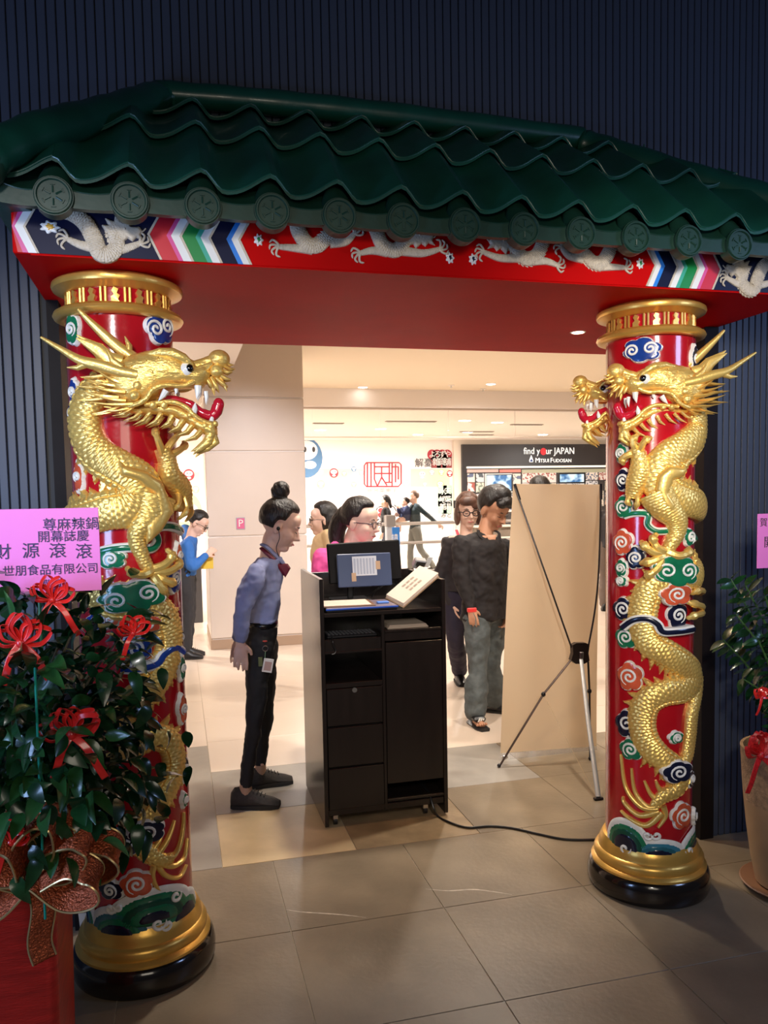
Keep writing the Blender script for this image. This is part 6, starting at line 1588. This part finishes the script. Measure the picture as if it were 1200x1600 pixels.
def mfringe(m, c, f, up, s):
    f, l, u = frame(f, up)
    for dx, dy, dz, r_ in ((.062,.0,.090,.044),(.070,.028,.072,.030),(.066,-.034,.076,.032),(.02,.0,.118,.050),(-.03,.02,.110,.05)): m.ell(c+s*(f*dx+l*dy+u*dz), (s*r_,s*r_*1.1,s*r_*.8), [f,l,u])
y3 = 5.35; h3 = Pz(771, 796, y3)
anR3 = Pz(742,1118,5.15); anL3 = Pz(772,1100,5.42); anR3[2] = .085; anL3[2] = .085
t3, P3, a3, b3 = person('man in a black pullover and grey jeans with slide sandals, looking down beside the banner', (h3[0]-.04, y3-.03, 0), math.radians(-62), 1.68, dict(head=h3, neck=Pz(757,835,y3), upper=Pz(757,850,y3), chest=Pz(756,890,y3), waist=Pz(757,925,y3), pelvis=Pz(757,955,y3),
    shR=Pz(722,850,y3-.05), shL=Pz(787,856,y3+.10), elR=Pz(721,905,y3-.09), elL=Pz(795,905,y3+.14), wrR=Pz(736,950,y3-.15), wrL=Pz(790,955,y3+.02),
    hiR=Pz(745,968,y3-.05), hiL=Pz(769,968,y3+.06), knR=Pz(747,1045,y3-.13), knL=Pz(767,1040,y3+.02), anR=anR3, anL=anL3, ftR=(.05,-1,0), ftL=(.75,-.65,0)),
    (.40,-.80,-.52), (.1,-.25,1), PBK, (JEAN, .01, 1.12, 1.45), SLD, skin=SKIN2, hair_fn=mfringe, vox=.008, slim=1.03, hs=1.18, fold=.034, sandal='R', shirt_len=.85, hairvol=1.06, topvol=1.16,
    hands={'R': ((.1,-.3,-1), (.3,.9,0), (1,-.3,0), .9, .5)})
nk = P3['neck']
for sg, pts_ in ((1, [(-.055,-.02,.03),(-.065,-.06,.0),(-.02,-.10,-.05),(.02,-.115,-.10)]), (-1, [(.06,.0,.03),(.09,-.05,.01),(.07,-.09,-.04),(.025,-.115,-.10)])):
    MB().tube(cr([nk+v3(*p) for p in pts_], 5), [.012]*8+[.016]*8, 8, .6).build('collar', PBK, t3)
MB().pillow([(-.03,.0),(.05,.0),(.012,-.10)], lambda u, v, h: nk+v3(u+.01, -.080+v*.35-h, v), .006, .02, .01, 0, two=True).build('open_neck', SKIN2, t3)
q = Pz(737, 953, y3-.26); MB().bbox(tuple(q-v3(.032,.01,.016)), tuple(q+v3(.034,.01,.014)), .004).build('red_wallet', M('wallet_red', (.7,.03,.03), .4), t3, False)
MB().tube([q+v3(.01,0,-.02), q+v3(.03,0,-.06), q+v3(.03,0,-.11)], [.003,.004,.006], 6).build('key_chain', STEEL, t3)
sp = v3(anR3[0], anR3[1]-.075, .052); MB().bbox((sp[0]-.045, sp[1]-.035, .045), (sp[0]+.045, sp[1]+.04, .082), .014).build('sandal_strap', BLACK, t3)
for i in range(3): MB().add([tuple(sp+v3(-.022+.018*i, -.038, .0+.004*i)), tuple(sp+v3(-.012+.018*i, -.038, -.0+.004*i)), tuple(sp+v3(-.0+.014*i, -.038, .024-.002*i)), tuple(sp+v3(-.010+.014*i, -.038, .026-.002*i)), tuple(sp+v3(-.022+.018*i, -.034, .0+.004*i)), tuple(sp+v3(-.012+.018*i, -.034, 0.+.004*i)), tuple(sp+v3(-.0+.014*i, -.034, .024-.002*i)), tuple(sp+v3(-.010+.014*i, -.034, .026-.002*i))], [(0,1,2,3),(7,6,5,4),(0,4,5,1),(1,5,6,2),(2,6,7,3),(3,7,4,0)]).build('white_stripe', WH, t3, False)
for i in range(5): MB().ell(v3(sp[0]-.034+.017*i, sp[1]-.062+.004*abs(i-1), .038), (.0085,.016,.010)).build('toe', SKIN2, t3)

# 4 person with glasses and red strap behind him
y4 = 6.0; h4 = Pz(731, 799, y4)
def fringe(m, c, f, up, s):
    f, l, u = frame(f, up)
    for y in (-1, 1): m.ell(c+s*(-f*.01+l*y*.072-u*.03), (s*.05,s*.022,s*.07), [f,l,u])
    m.ell(c+s*(f*.060-l*.015+u*.078), (s*.045,s*.066,s*.036), [f,l,u]); m.ell(c+s*(f*.078+l*.03+u*.050), (s*.018,s*.036,s*.026), [f,l,u])
t4, P4, a4, b4 = person('person with glasses and brown fringe in a black jacket with a red shoulder strap', (h4[0]-.03, y4, 0), math.radians(-100), 1.60, dict(head=h4, neck=Pz(728,838,y4), shR=Pz(703,858,y4-.02), elR=Pz(688,903,y4+.02), wrR=Pz(706,945,y4-.04), shL=Pz(762,858,y4), anR=v3(*[*onz(718,1066)[:2],.085])),
    (-.12,-1,-.12), (0,0,1), M('jacket_black', (.016,.012,.016), .7), (M('trouser_navy', (.018,.014,.035), .8), .02, 1.2, 1.2), None, hair=HAIRB, hair_fn=fringe, vox=.009, glasses=(M('frame_black', (.02,.015,.02), .3), .0034), hs=1.18, slim=1.08, topvol=1.12)
st = cr([Pz(713,828,y4-.12), Pz(717,840,y4-.16), Pz(719,858,y4-.18), Pz(717,878,y4-.18), Pz(712,890,y4-.17)], 6)
MB().tube(st, .013, 8, .3).build('red_strap', M('strap_red', (.6,.02,.05), .5), t4)

# 5 passer-by with dark bob, cream top
CRT = M('top_cream', (.85,.62,.36), .8); y5 = 6.4; h5 = Pz(505, 812, y5)
def bob(m, c, f, up, s):
    f, l, u = frame(f, up); m.ell(c+s*(-f*.045-u*.01), (s*.085,s*.092,s*.125), [f,l,u])
person('passer-by with dark bobbed hair in a cream top, behind the woman in pink', (h5[0]+.02, y5, 0), math.radians(180), 1.60, dict(head=h5), (-1,.1,-.05), (0,0,1), CRT, (TB, .03, 1, 1), None, hair_fn=bob, vox=.01, glasses=(BLACK, .002), hs=1.12)
# 6 far walkers
yf = 16.; hf_ = Pz(603, 786, yf)
def ponyf(m, c, f, up, s):
    f, l, u = frame(f, up); limb(m, [c+s*(-f*.09+u*.02), c+s*(-f*.12-u*.12)], [s*.04, s*.03])
person('distant woman in a black top with tied hair walking past the far mural', (hf_[0], yf, 0), math.radians(155), 1.62, None, None, (0,0,1), TB, (M('jeans_navy', (.04,.06,.11), .8), .03, 1, 1), None, hair_fn=ponyf, vox=.018)
q = Pz(648, 786, yf)
NVT = M('shirt_dark_green', (.02,.04,.05), .8)
tm, Pm, am, bm_ = person('distant man in a dark shirt and grey trousers carrying a child past the far mural', (q[0], yf, 0), math.radians(180), 1.70, dict(elR=v3(q[0]-.1, yf+.25, 1.12), wrR=v3(q[0]-.33, yf+.1, 1.2), elL=v3(q[0]+.2, yf-.26, 1.18), wrL=v3(q[0]+.42, yf-.28, 1.0), knL=v3(q[0]+.08, yf-.09, .48), anL=v3(q[0]+.35, yf-.09, .10), knR=v3(q[0]-.08, yf+.09, .50), anR=v3(q[0]-.10, yf+.09, .085)),
    None, (0,0,1), NVT, (M('trouser_grey', (.20,.20,.18), .8), .02, 1.1, 1.2), None, vox=.018, hair=M('hair_thin', (.16,.10,.07), .5))
# the child on his arm: small seated figure
cq = Pz(634, 784, yf)
ct = thing('person', 'small dark haired child held on the arm of the distant man', 'person', (cq[0], yf, 1.0))
cb_ = MB(); loftr(cb_, [v3(cq[0]-.02,yf,1.12), v3(cq[0],yf,1.25), v3(cq[0],yf,1.40)], v3(1,0,0), v3(0,1,0), [(.08,.10),(.08,.11),(.05,.06)]); 
for s_ in (-1, 1): limb(cb_, [v3(cq[0]-.02,yf+.06*s_,1.12), v3(cq[0]-.16,yf+.08*s_,1.08), v3(cq[0]-.17,yf+.08*s_,.88)], [.06,.045,.035]); limb(cb_, [v3(cq[0],yf+.1*s_,1.36), v3(cq[0]-.1,yf+.14*s_,1.25), v3(cq[0]-.16,yf+.08*s_,1.38)], [.035,.03,.025])
limb(cb_, [v3(cq[0],yf,1.38), v3(cq[0]-.01,yf,1.46)], [.035,.035]); add_head(cb_, v3(cq[0]-.01,yf,cq[2]-.02), (-1,0,0), (0,0,1), .82)
cbo = mods(cb_.build('body', SKIN, ct), .014, 2); hh_ = MB(); hair_cap(hh_, v3(cq[0]-.01,yf,cq[2]-.02), (-1,0,0), (0,0,1), .82); mods(hh_.build('hair', HAIR, ct), .012, 2)
m = MB(); loftr(m, [v3(cq[0]-.02,yf,1.08), v3(cq[0],yf,1.25), v3(cq[0],yf,1.38)], v3(1,0,0), v3(0,1,0), [(.10,.12),(.10,.13),(.07,.09)])
for s_ in (-1, 1): limb(m, [v3(cq[0],yf+.1*s_,1.36), v3(cq[0]-.1,yf+.14*s_,1.25), v3(cq[0]-.14,yf+.1*s_,1.33)], [.045,.042,.036])
mods(m.build('top', M('child_top', (.02,.03,.09), .8), ct), .014, 2)
# 7 man in blue by the cabinet
y7 = 8.3; h7 = Pz(309, 818, y7); BJ = M('jacket_blue', (.03,.16,.52), .7)
t7, P7, a7, b7 = person('man with glasses in a blue jacket, half hidden by the left dragon pillar', (h7[0]-.14, y7, 0), math.radians(-8), 1.60, dict(head=h7, neck=Pz(298,838,y7), upper=Pz(293,850,y7), shR=Pz(292,852,y7-.15), elR=Pz(301,886,y7-.2), wrR=Pz(322,868,y7-.12), wrL=Pz(320,872,y7+.08), elL=Pz(300,886,y7+.18)),
    (.85,-.25,-.55), (.4,0,1), BJ, (M('trouser_dark', (.03,.03,.035), .8), .02, 1.05, 1.1), None, vox=.010, glasses=(BLACK, .003), hs=1.05)
tag(MB().bbox(tuple(Pz(316,880,y7-.05)-v3(.01,.002,.06)), tuple(Pz(316,880,y7-.05)+v3(.11,.12,.08)), .002).build('yellow_folder', M('folder_yellow', (.8,.55,.06), .6), None, False), 'yellow folder held by the man in the blue jacket', 'folder')
# 8 two visitors mostly hidden
q = Pz(846, 778, 5.9)
person('dark haired visitor almost wholly hidden behind the beige banner', (q[0], 5.95, 0), math.radians(90), 1.70, dict(head=v3(q[0], 5.95, 1.615)), None, (0,0,1), PBK, (TB, .03, 1, 1), None, vox=.012, face=False)
q = Pz(950, 790, 9.6)
person('visitor in a dark padded jacket and grey trousers seen between banner and right pillar', (q[0]+.05, 9.6, 0), math.radians(60), 1.60, None, None, (0,0,1), M('jacket_dark', (.03,.028,.035), .6), (M('trouser_taupe', (.16,.12,.10), .8), .02, 1.15, 1.3), None, vox=.012, face=False)
